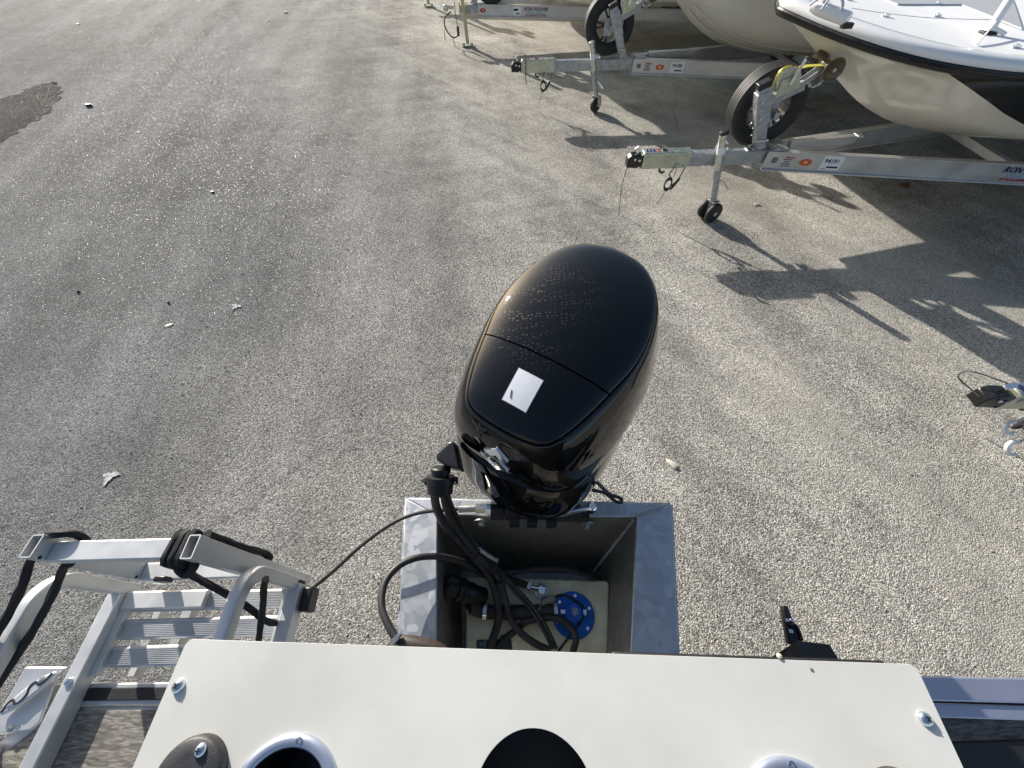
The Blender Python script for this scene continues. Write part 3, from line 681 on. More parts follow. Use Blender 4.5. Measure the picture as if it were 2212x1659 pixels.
T = thing('adapter_plug', 'black wiring plug on a thin lead hanging from the farthest trailer tongue', 'plug', M1 @ V((.19, -.13, .3)))
q = M1 @ V((.19, -.13, .3))
obj('plug', MB().lathe([(.02, 0), (.024, .01), (.024, .12), (.018, .14)], q, (0, 0, -1), 12), BLK, T)
obj('lead', MB().tube(cr([M1 @ V((.16, -.05, .62)), M1 @ V((.17, -.1, .42)), q], 4), .006, 6), HOSE, T)
obj('lead', MB().tube(cr([q + V((0, 0, -.13)), q + V((-.1, -.01, -.16)), q + V((-.2, -.01, -.08)), q + V((-.25, 0, .05)), q + V((-.2, 0, .15)), q + V((-.1, .03, .2))], 5), .012, 6), HOSE, T)
obj('chain', MB().tube(cr([q + V((-.24, 0, .0)), q + V((-.27, -.01, -.1)), q + V((-.26, -.01, -.2))], 4), .009, 6), BOLT, T)
obj('chain', MB().tube(cr([q + V((-.12, 0, -.14)), q + V((-.10, -.01, -.24)), q + V((-.08, -.01, -.30))], 4), .009, 6), BOLT, T)

# ================================================================== BOATS ON TRAILERS
def lerp_st(st, d):
    n = len(st)
    for i in range(n - 1):
        if st[i][0] <= d <= st[i + 1][0]:
            a, b, c, e = st[max(i - 1, 0)], st[i], st[i + 1], st[min(i + 2, n - 1)]
            t = (d - b[0]) / (c[0] - b[0]); out = []
            for k in range(1, len(b)):
                m1 = (c[k] - a[k]) / max(c[0] - a[0], 1e-6) * (c[0] - b[0]); m2 = (e[k] - b[k]) / max(e[0] - b[0], 1e-6) * (c[0] - b[0])
                out.append((2*t**3-3*t**2+1)*b[k] + (t**3-2*t**2+t)*m1 + (-2*t**3+3*t**2)*c[k] + (t**3-t**2)*m2)
            return out
    return list(st[-1][1:])
def make_boat(M, x0, y0, st, label, hull_m, top_m, thr, cap_m=GELW, deck=True, strakes=True, flare=1.7):
    T = thing('boat', label, 'boat', M=M @ Matrix.Translation(V((x0, y0, 0))))
    kw = dict(parent=T, world=False)
    L = st[-1][0]; ds = [0.0, .03, .08, .14, .22, .32, .45, .6, .75, .9, 1.05, 1.2, 1.4, 1.6, 1.85, 2.1, 2.5, 3, 3.6, 4.4, 5.2, L]
    def side(d, t):       # t 0 keel .. 1 chine .. 2 sheer
        b, zs, c, zc, zk = lerp_st(st, d)
        b = max(b, .004); c = max(c, .002)
        if t <= 1: return V((d, c * t, zk + (zc - zk) * (t ** 1.15)))
        q = t - 1; p = 1 + (flare - 1) * max(0, min(1, (2.6 - d) / 1.8))
        return V((d, c + (b - c) * (q ** p if b > c else q), zc + (zs - zc) * q))
    mir = lambda p: V((p.x, -p.y, p.z))
    rings = []
    for d in ds:
        q = thr(d); ts = [q * k / 12 for k in range(13)]
        P = [side(d, t) for t in ts]; rings.append([mir(p) for p in P[::-1]] + P[1:])
    for it in range(10):
        new = [list(r) for r in rings]
        for j in range(1, len(rings) - 1):
            for i in range(1, 24):
                a, b, c = rings[j - 1][i], rings[j][i], rings[j + 1][i]; t = (b.x - a.x) / max(c.x - a.x, 1e-6); p = a.lerp(c, t); nb = (rings[j][i - 1] + rings[j][i + 1]) / 2
                k2 = .0 if i == 12 else .12
                new[j][i] = V((b.x, b.y * (.6 - k2) + p.y * .4 + nb.y * k2, b.z * (.6 - k2) + p.z * .4 + nb.z * k2))
        rings = new
    mb = MB().loft(rings, False, False); mb.f.append(tuple(range((len(rings) - 1) * 25, len(rings) * 25)))
    obj('hull', mb, hull_m, ang=24, **kw)
    if top_m is not None:
        for s in (0, 1):
            rg = []
            for d in ds:
                q = thr(d); P = [side(d, q + (2 - q) * k / 8) for k in range(9)]
                rg.append([mir(p) for p in P] if s else P)
            obj('topside', MB().loft(rg, False, False), top_m, ang=40, **kw)
        tr = [side(L, thr(L) + (2 - thr(L)) * k / 8) for k in range(9)]
        obj('transom', MB().prism([p for p in tr] + [mir(p) for p in tr[::-1]], (.01, 0, 0)), top_m, **kw)
    # outline of the sheer from stern over the bow to stern
    sh = [side(d, 2.0) for d in ds[1:]]; line = [mir(p) for p in sh[::-1]] + [side(0, 2.0)] + sh
    line = cr(line, 2); n = len(line); nor = []
    for i in range(n):
        t = line[min(i + 1, n - 1)] - line[max(i - 1, 0)]; v = V((t.y, -t.x, 0)).normalized(); nor.append(-v if v.x * 1 + 0 > 99 else v)
    # outward: away from the axis, forward at the tip
    nor = [(-v if (v.y * line[i].y < 0 or (abs(line[i].y) < .05 and v.x > 0)) else v) for i, v in enumerate(nor)]
    def off(i, o, z): return line[i] + nor[i] * o + V((0, 0, z))
    obj('rub_rail', MB().loft([[off(i, o, z) for o, z in ((-.005, -.035), (.03, -.035), (.042, -.022), (.044, .0), (.036, .014), (-.005, .014))] for i in range(n)]), BLK, ang=60, **kw)
    obj('rail_insert', MB().loft([[off(i, o, z) for o, z in ((.040, -.012), (.049, -.008), (.049, .002), (.040, .004))] for i in range(n)]), BLKG, ang=60, **kw)
    ins = [max(.2, min(1, 1)) for _ in range(n)]
    cap = [[off(i, o, z) for o, z in ((-.002, .015), (.030, .017), (.036, .035), (.028, .058), (.006, .072), (-.04, .078), (-.09, .078), (-.105, .068), (-.12, .05))] for i in range(n)]
    obj('gunwale', MB().loft(cap, False, False), cap_m, ang=60, **kw)
    if deck:
        half = n // 2; rows = []
        for i in range(half + 1):
            a = cap[half - i][-2]; b = cap[half + i][-2] if half + i < n else cap[-1][-2]
            rows.append([a.lerp(b, k / 8) + V((0, 0, .012 * (1 - (k / 4 - 1) ** 2))) for k in range(9)])
        obj('deck', MB().loft(rows, False, False), NONSKID, ang=60, **kw)
    if strakes:
        for s in (-1, 1):
            for kk in (3, 6):
                P = [rings[j][12 + s * kk] for j, d in enumerate(ds) if .9 <= d]
                P = [p + V((0, s * .004, -.004)) for p in P]
                obj('spray_strake', MB().sweep(P, [(-.018, 0), (0, -.014), (.018, 0), (0, .006)], up=(0, 0, 1)), hull_m, **kw)
    return T, side
def band(d0, d1, lo):
    def f(d):
        if d <= d0: return 1.999
        t = min(1, (d - d0) / (d1 - d0)); return 2 - (2 - lo) * (t ** .85)
    return f
stA = [(0, .02, 1.575, .0, 1.565, 1.555), (.2, .44, 1.535, .05, 1.47, 1.45), (.45, .80, 1.503, .12, 1.35, 1.30), (.7, .99, 1.48, .24, 1.24, 1.12), (1.1, 1.10, 1.452, .48, 1.08, .89), (1.7, 1.16, 1.44, .78, .93, .655), (2.5, 1.19, 1.43, .96, .86, .57), (4, 1.2, 1.43, 1.04, .84, .54), (6, 1.18, 1.43, 1.02, .84, .54)]
BA, sideA = make_boat(M3, .99, .18, stA, 'white decked skiff with black rub rail and cream hull with black topside stripe', CREAM2, BLACKG, band(.58, 1.8, 1.22), strakes=False)
stB = [(0, .02, 1.94, 0, 1.92, 1.91), (.25, .46, 1.88, .05, 1.68, 1.60), (.6, .86, 1.83, .15, 1.40, 1.27), (.9, 1.03, 1.80, .32, 1.18, .98), (1.3, 1.13, 1.76, .58, .97, .72), (1.9, 1.2, 1.72, .86, .84, .555), (3, 1.25, 1.70, 1.0, .8, .52), (6, 1.25, 1.68, 1.0, .8, .5)]
thB = lambda d: 1.999 if d < .02 else 1.52
BB, sideB = make_boat(M2, 1.33, .12, stB, 'round cream boat hull with seafoam green topside on the middle trailer', CREAM, GREENG, thB)
stC = [(0, .02, 1.94, 0, 1.7, 1.68), (.25, .7, 1.88, .1, 1.35, 1.30), (.6, 1.05, 1.83, .3, 1.05, 1.0), (.9, 1.15, 1.80, .55, .9, .80), (1.3, 1.2, 1.76, .8, .8, .62), (1.9, 1.25, 1.72, 1.0, .72, .54), (3, 1.25, 1.70, 1.1, .68, .52), (6, 1.25, 1.68, 1.1, .68, .5)]
BC, sideC = make_boat(M1, .45, .05, stC, 'cream boat hull on the farthest trailer, out past the top edge', CREAM, None, lambda d: 1.999, strakes=False)

BD, sideD = make_boat(M5, 1.55, .05, stC, 'boat hull on the trailer beyond the top edge, casting shade under its neighbour', CREAM, None, lambda d: 1.999, strakes=False)

# fittings on the near boat's foredeck
MA = BA.matrix_basis; kwA = dict(parent=BA)
from mathutils.bvhtree import BVHTree
dko = [o for o in BA.children if o.name.startswith('deck')][0]
dkv = [MA @ v.co for v in dko.data.vertices]; dkt = BVHTree.FromPolygons(dkv, [tuple(p.vertices) for p in dko.data.polygons])
def ond(u, v, up=0.0):
    h = dkt.ray_cast(CAM, ray(u, v).normalized())[0]
    return (h if h is not None else at(u, v, 1.52)) + V((0, 0, up))
def dz(p, up):
    h = dkt.ray_cast(V((p.x, p.y, 5)), V((0, 0, -1)))[0]; return V((p.x, p.y, (h.z if h is not None else 1.51) + up))
fr_ = [ond(*q) for q in ((1893, -6), (1938, 11.5), (2006, 11.7), (2075, 12), (2112, 27), (2150, 42), (2205, 65))]
bk2 = [V((fr_[0].x + (fr_[-1].x + .9 - fr_[0].x) * i / 6, fr_[0].y + .30, 0)) for i in range(7)]
rows = [[dz(fr_[i].lerp(bk2[i], t / 6), .010) for i in range(7)] for t in range(7)]
rows2 = [[p - V((0, 0, .03)) for p in r] for r in rows]
hm = MB().loft(rows, False, False); hm.loft([rows[0], rows2[0]], False, False); hm.loft([[r[0] for r in rows], [r[0] for r in rows2]], False, False); hm.loft([[r[-1] for r in rows], [r[-1] for r in rows2]], False, False)
obj('hatch', hm, GREYD, ang=50, **kwA)
sm = MB()
for a, b in (((1826, 43), (2150, 43)), ((2150, 43), (2205, 65))):
    p, q = ond(*a), ond(*b)
    for k in range(8): sm.bar(dz(p.lerp(q, k / 8), -.001), dz(p.lerp(q, (k + 1) / 8), -.001), .006, .005)
obj('hatch_seam', sm, GREYI, **kwA)
for u, v in ((1912, 36), (2023, 36), (2024, 11), (2193, 103), (1834, 1), (1778, 1)):
    p = ond(u, v, .006); T_ = obj('hatch_latch', MB().box(p, (.06, .022, .012)).cyl(p + V((-.0, 0, .004)), p + V((0, 0, .014)), .011, 10), CHROME, bevel=.002, **kwA)
pb = ond(2132, 73, .007); ptop = aty(2215, -52, pb.y + .10)
obj('mooring_base', MB().box(pb, (.09, .07, .014)), BLK, bevel=.003, **kwA)
T = thing('white_pole', 'white pole standing on a small base on the foredeck of the white skiff', 'pole', pb)
obj('pole', MB().cyl(pb + V((0, 0, .005)), pb + (ptop - pb) * 1.2, .030, 18), GELW, T)
p1 = ond(2168, 79, .012); obj('foot', MB().cyl(pb + V((0, 0, .03)), p1, .012, 10), GELW, T)
p2 = ond(2109, 99, .008); obj('lanyard', MB().cyl(pb + V((0, 0, .06)), p2, .006, 6), GELW, T)
rl0, rl1 = at(1783, 24, 1.665), at(1827, 39, 1.650)
T = thing('wrapped_roll', 'white wrapped roll tied with cord lying on the skiff bow', 'roll', (rl0 + rl1) / 2 - V((0, 0, .05)))
dr = (rl1 - rl0).normalized()
obj('roll', MB().lathe([(.022, -.10), (.034, -.06), (.038, .0), (.039, (rl1 - rl0).length), (.034, (rl1 - rl0).length + .02), (.02, (rl1 - rl0).length + .018)], rl0, dr, 20), GELW, T)
kn = MB()
for a in range(5):
    an = a * 1.3; kn.tube(cr([rl0 + dr * -.05 + V((0, 0, .03)), rl0 + V((.05 * math.cos(an), .05 * math.sin(an), .08)), rl0 + V((.11 * math.cos(an), .11 * math.sin(an), .02))], 4), .007, 6)
obj('cord', kn, mat('pale_cord', (.62, .60, .62), .7, 0, var=.2, vscale=60), T)
obj('roll_end', MB().box(rl1 + dr * .03 - V((0, 0, .03)), (.07, .04, .03)), BLK, T, bevel=.004)

# ================================================================== OUR PONTOON BOAT
ZD = 1.20                                           # deck height
BOAT = thing('pontoon_boat', 'pontoon boat stern with galvanised motor pod and grey woven deck in front of the camera', 'boat', (0, -1.0, 0))
kwB = dict(parent=BOAT)
# deck slab, vinyl floor and edge trim
ye0, ye1 = at(168, 1512, ZD).y, at(385, 1526, ZD).y
yE = (ye0 + ye1) / 2 - .005
dl = [V((-1.24, yE - .075, 0)), V((-1.155, yE, 0)), V((1.22, yE - .035, 0)), V((1.22, -3.4, 0)), V((-1.24, -3.4, 0))]
obj('deck', MB().prism([p + V((0, 0, ZD - .045)) for p in dl], (0, 0, .042)), ALU, **kwB)
obj('floor_covering', MB().prism([V((p.x * .965, p.y - .006, ZD - .002)) for p in dl], (0, 0, .005)), VINYL, bevel=.001, **kwB)
tA, tB = at(110, 1462, ZD), at(395, 1472, ZD)
obj('edge_trim', MB().prism([(-1.16, yE + .047, ZD - .03), (-.40, yE + .038, ZD - .03), (-.40, yE - .004, ZD - .03), (-1.16, yE + .002, ZD - .03)], (0, 0, .034)), ALU, bevel=.003, **kwB)
ins = [(-1.085, yE + .037), (-.5, yE + .030), (-.5, yE + .006), (-1.085, yE + .012)]
obj('tread_insert', MB().prism([V((x, y, ZD + .0045)) for x, y in ins], (0, 0, .004)), mat('black_grip', (.02, .02, .02), .8, 0, var=.3, vscale=50, bump=.5, bscale=500), bevel=.008, **kwB)
obj('side_trim', MB().box((-1.225, -1.9, ZD + .012), (.045, 3.5, .03)), ALU, bevel=.006, **kwB)
for x in (-.93, .93):
    obj('pontoon_tube', MB().lathe([(.02, -.3), (.2, -.24), (.30, 0), (.31, .5), (.31, 4.4)], (x, yE - .62, .82), (0, -1, 0), 32), ALU, **kwB)
    obj('tube_bracket', MB().box((x, -1.9, 1.14), (.2, 3.2, .06)), ALU, **kwB)
# corner plate with mooring cleat
cpz = ZD + .012
cpts = [at(u, v, cpz) for u, v in ((60, 1440), (150, 1441), (128, 1462), (92, 1560), (70, 1578), (-10, 1588), (-60, 1586), (-70, 1560), (0, 1545))]
cpl = obj('corner_plate', MB().prism(cpts, (0, 0, .007)), ALU2, bevel=.004, **kwB)
ca, cb = at(6, 1545, cpz + .012), at(132, 1449, cpz + .012); dc = (cb - ca).normalized(); nc = V((-dc.y, dc.x, 0)); lc = (cb - ca).length
prof = []
for k in range(25):
    t = k / 24; prof.append((t, .0165 * math.sin(math.pi * t) ** .6))
cl = [ca + dc * (lc * t) + nc * (w * 1.0) for t, w in prof] + [ca + dc * (lc * t) - nc * (w * .9) for t, w in prof[::-1][1:-1]]
obj('cleat', MB().prism(cl, (0, 0, .012)), ALU, parent=cpl, bevel=.005)
gr = [ca + dc * (lc * t) + nc * o + V((0, 0, .0125)) for t, o in ((.06, .001), (.18, .009), (.27, .010), (.30, -.004), (.40, -.006), (.50, .0), (.55, .010), (.66, .011), (.70, -.002), (.82, -.003), (.93, .003))]
obj('cleat_slot', MB().tube(cr(gr, 3), .0022, 6), INK, parent=cpl)
for t, o in ((.22, 0.0), (.76, .004)):
    q = ca + dc * (lc * t) + nc * o + V((0, 0, .012)); obj('screw', MB().lathe([(.007, 0), (.006, .003), (.001, .0042)], q, (0, 0, 1), 14), BOLT, parent=cpl)
q = at(22, 1573, cpz + .008); obj('screw', MB().lathe([(.006, 0), (.005, .003), (.001, .004)], q, (0, 0, 1), 14), BOLT, parent=cpl)

# motor pod: open galvanised well behind the deck
zp = 1.18
FL, FR = at(875, 1075, zp), at(1452, 1088, zp)       # far outer corners
NL, NR = at(860, 1390, zp), at(1467, 1408, zp)
iFL, iFR = at(945, 1112, zp), at(1375, 1116, zp)
iNL, iNR = at(943, 1393, zp), at(1362, 1403, zp)
ext = lambda f, n_, k=.35: n_ + (n_ - f) * k
NL2, NR2, iNL2, iNR2 = ext(FL, NL), ext(FR, NR), ext(iFL, iNL), ext(iFR, iNR)
dz = V((0, 0, -.012))
def flange(pts, nm='flange'): return obj(nm, MB().prism([p + dz for p in pts], (0, 0, .012)), GALVP, bevel=.0035, **kwB)
POD = obj('motor_pod', MB().prism([V((p.x, p.y, .62)) for p in (FL, FR, NR2, NL2)], (0, 0, .008)), GALVP, **kwB)
kwP = dict(parent=POD)
wt = .006; zb = .63
def wall(a, b, nm='well_wall', la=None, lb=None, m=GALVP):
    la = la or V((a.x, a.y, zb)); lb = lb or V((b.x, b.y, zb))
    a = V((a.x, a.y, zp - .013)); b = V((b.x, b.y, zp - .013))
    n_ = (b - a).cross(la - a).normalized() * wt
    return obj(nm, MB().prism([a, b, lb, la], n_), m, parent=POD)
rake = V((0.0, -.075, 0))
bl_ = V((iFL.x + .01, iFL.y, zb)) + rake; br_ = V((iFR.x - .06, iFR.y, zb)) + rake
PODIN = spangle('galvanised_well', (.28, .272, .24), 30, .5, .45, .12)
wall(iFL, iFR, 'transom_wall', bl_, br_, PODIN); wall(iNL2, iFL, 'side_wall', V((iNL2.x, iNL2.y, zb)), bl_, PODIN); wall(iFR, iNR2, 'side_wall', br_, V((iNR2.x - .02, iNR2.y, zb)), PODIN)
wall(FL, FR, 'outer_wall'); wall(NL2, FL, 'outer_wall'); wall(FR, NR2, 'outer_wall')
f1 = obj('rim_flange', MB().prism([p + dz for p in (FL, iFL, iNL2, NL2)], (0, 0, .012)), GALVP, bevel=.004, **kwP)
f2 = obj('rim_flange', MB().prism([p + dz for p in (FR, NR2, iNR2, iFR)], (0, 0, .012)), GALVP, bevel=.004, **kwP)
f3 = obj('rim_flange', MB().prism([p + dz + V((0, 0, -.003)) for p in (FL + V((.002, 0, 0)), FR - V((.002, 0, 0)), iFR, iFL)], (0, 0, .012)), GALVP, bevel=.003, **kwP)
def weld(a, b, r=.006, n=16):
    mb = MB()
    for k in range(n):
        p = a.lerp(b, (k + .5) / n) + V((random.uniform(-.001, .001), random.uniform(-.001, .001), 0)); mb.lathe([(r * .3, -.004), (r, 0), (r * .8, .003), (r * .2, .005)], p, (b - a), 8)
    return obj('weld_bead', mb, GALVP, **kwP)
weld(FR.lerp(iFR, .25) + V((0, 0, .0)), iFR + V((0, 0, .0)), .006, 12); weld(V((iFR.x - .004, iFR.y - .004, zp - .02)), br_ + V((-.004, .0, .05)), .007, 34)
for (u, v, zz) in ((1040, 1127, 1.125), (1268, 1133, 1.125), (1074, 1199, .94), (1234, 1205, .94)):
    p = at(u, v, zz); yw = iFL.y + (iFR.y - iFL.y) * (p.x - iFL.x) / (iFR.x - iFL.x) - .075 * (zp - zz) / (zp - zb)
    p = aty(u, v, yw - .008); nn = V((-.05, -1, .13)).normalized()
    obj('bolt', MB().lathe([(.024, 0), (.024, .004), (.020, .0045)], p, nn, 24).lathe([(.0125, .004), (.0125, .014), (.010, .016)], p, nn, 6), BOLT, ang=30, **kwP)

# rail at right, dark well below it, black bracket with latch arm
r0, r1 = at(1960, 1459, 1.25), at(2300, 1466, 1.25); r2, r3 = at(1960, 1513, 1.25), at(2300, 1522, 1.25)
obj('stern_rail', MB().prism([r0 + dz, r1 + dz, r3 + dz, r2 + dz], (0, 0, .014)), PURP, bevel=.004, **kwB)
r4, r5 = at(1960, 1517, 1.244), at(2300, 1527, 1.244); r6, r7 = at(1960, 1548, 1.244), at(2300, 1560, 1.244)
obj('stern_rail', MB().prism([r4 + dz, r5 + dz, r7 + dz, r6 + dz], (0, 0, .012)), PURP, bevel=.003, **kwB)
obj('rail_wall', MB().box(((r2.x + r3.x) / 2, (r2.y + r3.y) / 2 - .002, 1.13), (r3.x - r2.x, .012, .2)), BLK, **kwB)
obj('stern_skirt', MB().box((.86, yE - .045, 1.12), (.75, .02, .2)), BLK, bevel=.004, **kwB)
obj('floor_mat', MB().box((.84, yE - .60, ZD + .012), (.74, 1.0, .016)), DARKV, bevel=.004, **kwB)

# ------------------------------------------------------------------ white panel with cup holders
ZP = 1.90
TLp, TRp = at(405, 1380, ZP), at(1978, 1435, ZP)
px_ = (TRp - TLp); pw = px_.length; px_.normalize(); py_ = V((px_.y, -px_.x, 0))     # py_ points towards the viewer
def pl(x, y, z=0): return TLp + px_ * x + py_ * y + V((0, 0, z))
TABLE = thing('bar_top', 'white laminate panel with cup holders and corner screws, across the bottom of the photo', 'panel', pl(pw / 2, .17, -.7))
def inv(p): d = p - TLp; return d.dot(px_), d.dot(py_)
hx1, hy1 = inv(at(647, 1581, ZP)); hx0, hy0 = inv(at(1155, 1573, ZP)); hx2, hy2 = inv(at(1689, 1631, ZP))
RO, RH = .0535, .0570
holes = [(hx1, hy1 + RO, .044), (hx0, hy0 + RH, RH), (hx2, hy2 + RO, .044)]
bm = bmesh.new(); edges = []
def loop2d(pts):
    vs_ = [bm.verts.new(pl(x, y, -.019)) for x, y in pts]
    for i in range(len(vs_)): edges.append(bm.edges.new((vs_[i], vs_[(i + 1) % len(vs_)])))
rc, dep = .008, .34; out = []
for cx, cy, a0 in ((rc, rc, 180), (pw - rc, rc, 270), (pw - rc, dep - rc, 0), (rc, dep - rc, 90)):
    for k in range(7): a = R(a0 + 15 * k); out.append((cx + rc * math.cos(a), cy + rc * math.sin(a)))
loop2d(out)
for cx, cy, r in holes: loop2d([(cx + r * math.cos(2 * math.pi * k / 64), cy + r * math.sin(2 * math.pi * k / 64)) for k in range(64)])
bmesh.ops.triangle_fill(bm, use_beauty=True, edges=edges)
ge = bmesh.ops.extrude_face_region(bm, geom=bm.faces[:]); bmesh.ops.translate(bm, vec=(0, 0, .019), verts=[e for e in ge['geom'] if isinstance(e, bmesh.types.BMVert)])
bmesh.ops.recalc_face_normals(bm, faces=bm.faces[:])
bm.verts.ensure_lookup_table(); mb = MB(); mb.v = [v.co.copy() for v in bm.verts]; bm.verts.index_update(); mb.f = [tuple(v.index for v in f.verts) for f in bm.faces]; bm.free()
top = obj('panel', mb, WHITEP, TABLE, bevel=.0028, ang=30, seg=3)
ANO = mat('blue_grey_anodised', (.50, .54, .64), .3, .75, rvar=.05, vscale=20)
for i in (0, 2):
    cx, cy, r = holes[i]; c = pl(cx, cy)
    cup = obj('cup_holder', MB().lathe([(.0425, .0005), (.0425, .0030), (.0445, .0050), (.049, .0052), (.0525, .0036), (.0535, .0008), (.0535, -.0005)], c, (0, 0, 1), 72, False), ANO, TABLE, ang=50)
    obj('cup', MB().lathe([(.0428, .003), (.0405, -.002), (.038, -.085), (.0, -.086)], c, (0, 0, 1), 48, False), BLKG, cup)
    obj('emblem', MB().lathe([(.0022, .0053), (.0034, .0056), (.0034, .0058), (.0022, .0058)], pl(cx + .004, cy - .0475), (0, 0, 1), 14, False), CHROME, cup)
cx, cy, r = holes[1]
obj('speaker_cutout', MB().lathe([(r + .004, -.0195), (r + .004, -.10), (.0, -.101)], pl(cx, cy), (0, 0, 1), 48, False), DARKV, TABLE)
for u, v in ((384, 1482), (2000, 1553)):
    p = at(u, v, ZP + .002); s = obj('screw', MB().lathe([(.0062, -.0025), (.0060, .0), (.0050, .0018), (.003, .0030), (.0005, .0034)], p, (0, 0, 1), 20), CHROME, TABLE, ang=70)
    obj('cross_slot', MB().box(p + V((0, 0, .0022)), (.0055, .0013, .0028), (V((.8, .6, 0)), V((-.6, .8, 0)), V((0, 0, 1)))).box(p + V((0, 0, .0023)), (.0013, .0055, .0028), (V((.8, .6, 0)), V((-.6, .8, 0)), V((0, 0, 1)))), INK, s)
for (u, v, su, sv) in ((451, 1583, 433, 1621), (1916, 1654, 0, 0)):
    gx, gy = inv(at(u, v, ZP)); gy += .031; N_ = 40
    def oval(s, z):
        return [pl(gx + .031 * s * math.cos(a), gy + (.031 * s * math.sin(a) if math.sin(a) < 0 else .05 + .031 * s * math.sin(a)), z) for a in [2 * math.pi * k / N_ for k in range(N_)]]
    gb = obj('grab_pad', MB().loft([oval(1.0, .0003), oval(1.0, .007), oval(.97, .010), oval(.90, .0118), oval(.55, .0122)]), mat('charcoal_rubber', (.035, .035, .037), .5, 0, var=.25, vscale=90, bump=.1, bscale=500), TABLE, ang=50)
    p = at(su, sv, ZP + .0125) if su else pl(gx, gy + .006, .0122)
    obj('screw', MB().lathe([(.0056, -.001), (.0056, .0006), (.0045, .0024), (.0025, .0036), (.0005, .004)], p, (0, 0, 1), 20), CHROME, gb, ang=70)
    obj('cross_slot', MB().box(p + V((0, 0, .0028)), (.005, .0012, .0026)).box(p + V((0, 0, .0029)), (.0012, .005, .0026)), INK, gb)
obj('edge_gasket', MB().bar(pl(pw * .60, -.0004, -.0165), pl(pw * .975, -.0004, -.0165), .004, .004), BLK, TABLE, bevel=.002)
cab = MB()
for a, b in (((.03, .055), (pw - .03, .055)), ((.03, .32), (pw - .03, .32)), ((.036, .062), (.036, .313)), ((pw - .036, .062), (pw - .036, .313))):
    p, q = pl(*a), pl(*b); cab.bar(V((p.x, p.y, 1.545)), V((q.x, q.y, 1.545)), .012, .668)
obj('cabinet', cab, DARKV, TABLE)
for (u, v, r_, h_) in ((1683, 1417, .0028, .0022), (1753, 1446, .0016, .0008)):
    o = obj('water_drop' if h_ > .001 else 'paint_chip', MB().lathe([(r_, .0), (r_ * .8, h_ * .7), (r_ * .2, h_)], (0, 0, 0), (0, 0, 1), 12), mat('drop_cream', (.6, .55, .42), .1, 0) if h_ > .001 else GREYI)
    o.location = at(u, v, ZP + .0003); tag(o, 'tiny cream droplet on the far edge of the white panel' if h_ > .001 else 'tiny dark chip on the white panel near its right end', 'droplet' if h_ > .001 else 'chip')

# ------------------------------------------------------------------ folding boarding ladder
LA = thing('boarding_ladder', 'aluminium folding boarding ladder with ribbed rungs at the lower left', 'ladder', (-.84, .05, ZD))
kwL = dict(parent=LA)
def rrect(w, h, r=.005, n=3):
    P = []
    for cx, cy, a0 in ((w/2-r, h/2-r, 0), (-w/2+r, h/2-r, 90), (-w/2+r, -h/2+r, 180), (w/2-r, -h/2+r, 270)):
        for k in range(n + 1): a = R(a0 + 90 * k / n); P.append((cx + r * math.cos(a), cy + r * math.sin(a)))
    return P
zr_ = 1.250
la0, la1 = at(245, 1270, zr_), at(32, 1657, zr_); ra0 = at(634, 1279, zr_)
XL = (la0.x + la1.x) / 2 + .017; XR = ra0.x - .004; YT = la0.y
for X, s in ((XL, 1), (XR, -1)):
    ch = MB().bar((X, YT, zr_ - .0225), (X, -.50, zr_ - .0225), .034, .045)
    obj('side_rail', ch, ALU, bevel=.003, **kwL)
    obj('rail_lip', MB().bar((X + s * .026, YT - .01, zr_ - .034), (X + s * .026, yE + .06, zr_ - .034), .018, .020), ALU, bevel=.002, **kwL)
    obj('end_cap', MB().box((X, YT + .004, zr_ - .022), (.022, .010, .03)), INK, **kwL)
def rung(y, z=1.212, d=.046, x0=None, x1=None, plain=False, nm='rung'):
    x0 = x0 if x0 is not None else XL + .018; x1 = x1 if x1 is not None else XR - .018; P = [(x0, y - d / 2, z - .024)]
    nr = 9
    P.append((x0, y - d / 2, z - .004)); P.append((x0, y - d / 2 + .004, z))
    if not plain:
        for k in range(nr):
            a = y - d / 2 + .005 + (d - .010) * k / nr; w_ = (d - .010) / nr
            P += [(x0, a + w_ * .15, z), (x0, a + w_ * .3, z + .0024), (x0, a + w_ * .7, z + .0024), (x0, a + w_ * .85, z)]
    P += [(x0, y + d / 2 - .004, z), (x0, y + d / 2, z - .004), (x0, y + d / 2, z - .024)]
    return obj(nm, MB().prism(P, (x1 - x0, 0, 0)), ALU, ang=20, **kwL)
for v in (1299, 1358, 1417): rung(at(330, v, 1.212).y)
for v in (1299, 1358, 1417):
    wb = MB(); yy = at(330, v, 1.212).y
    for k in range(9): wb.lathe([(.002, -.004), (.0055, 0), (.002, .004)], (XL + .0185, yy - .021 + k * .0052, 1.2125 + random.uniform(-.001, .001)), (random.uniform(-.2, .2), 1, .1), 7)
    obj('weld_bead', wb, ALU, **kwL)
y1 = at(330, 1299, 1.24).y
rung(at(300, 1296, 1.236).y, 1.232, .044, XL + .02, XL + .235, True, 'folded_plate')
for u, v in ((345, 1331), (320, 1396)):
    p = at(u, v, 1.10); obj('lower_strut', MB().bar(p + V((0, .03, 0)), p + V((0, -.07, 0)), .022, .03), ALU, bevel=.003, **kwL)
obj('lower_foot', MB().bar((XL + .10, .16, 1.08), (XL + .10, .0, 1.08), .03, .03), ALU, bevel=.003, **kwL)
obj('rubber_foot', MB().box((XR + .030, YT - .035, 1.205), (.026, .06, .05)), BLK, bevel=.006, **kwL)
q = at(137, 1473, zr_); q = V((XL, q.y, zr_)); obj('bolt', MB().lathe([(.0085, 0), (.0085, .003), (.007, .006), (.002, .007)], q, (0, 0, 1), 14), CHROME, **kwL)
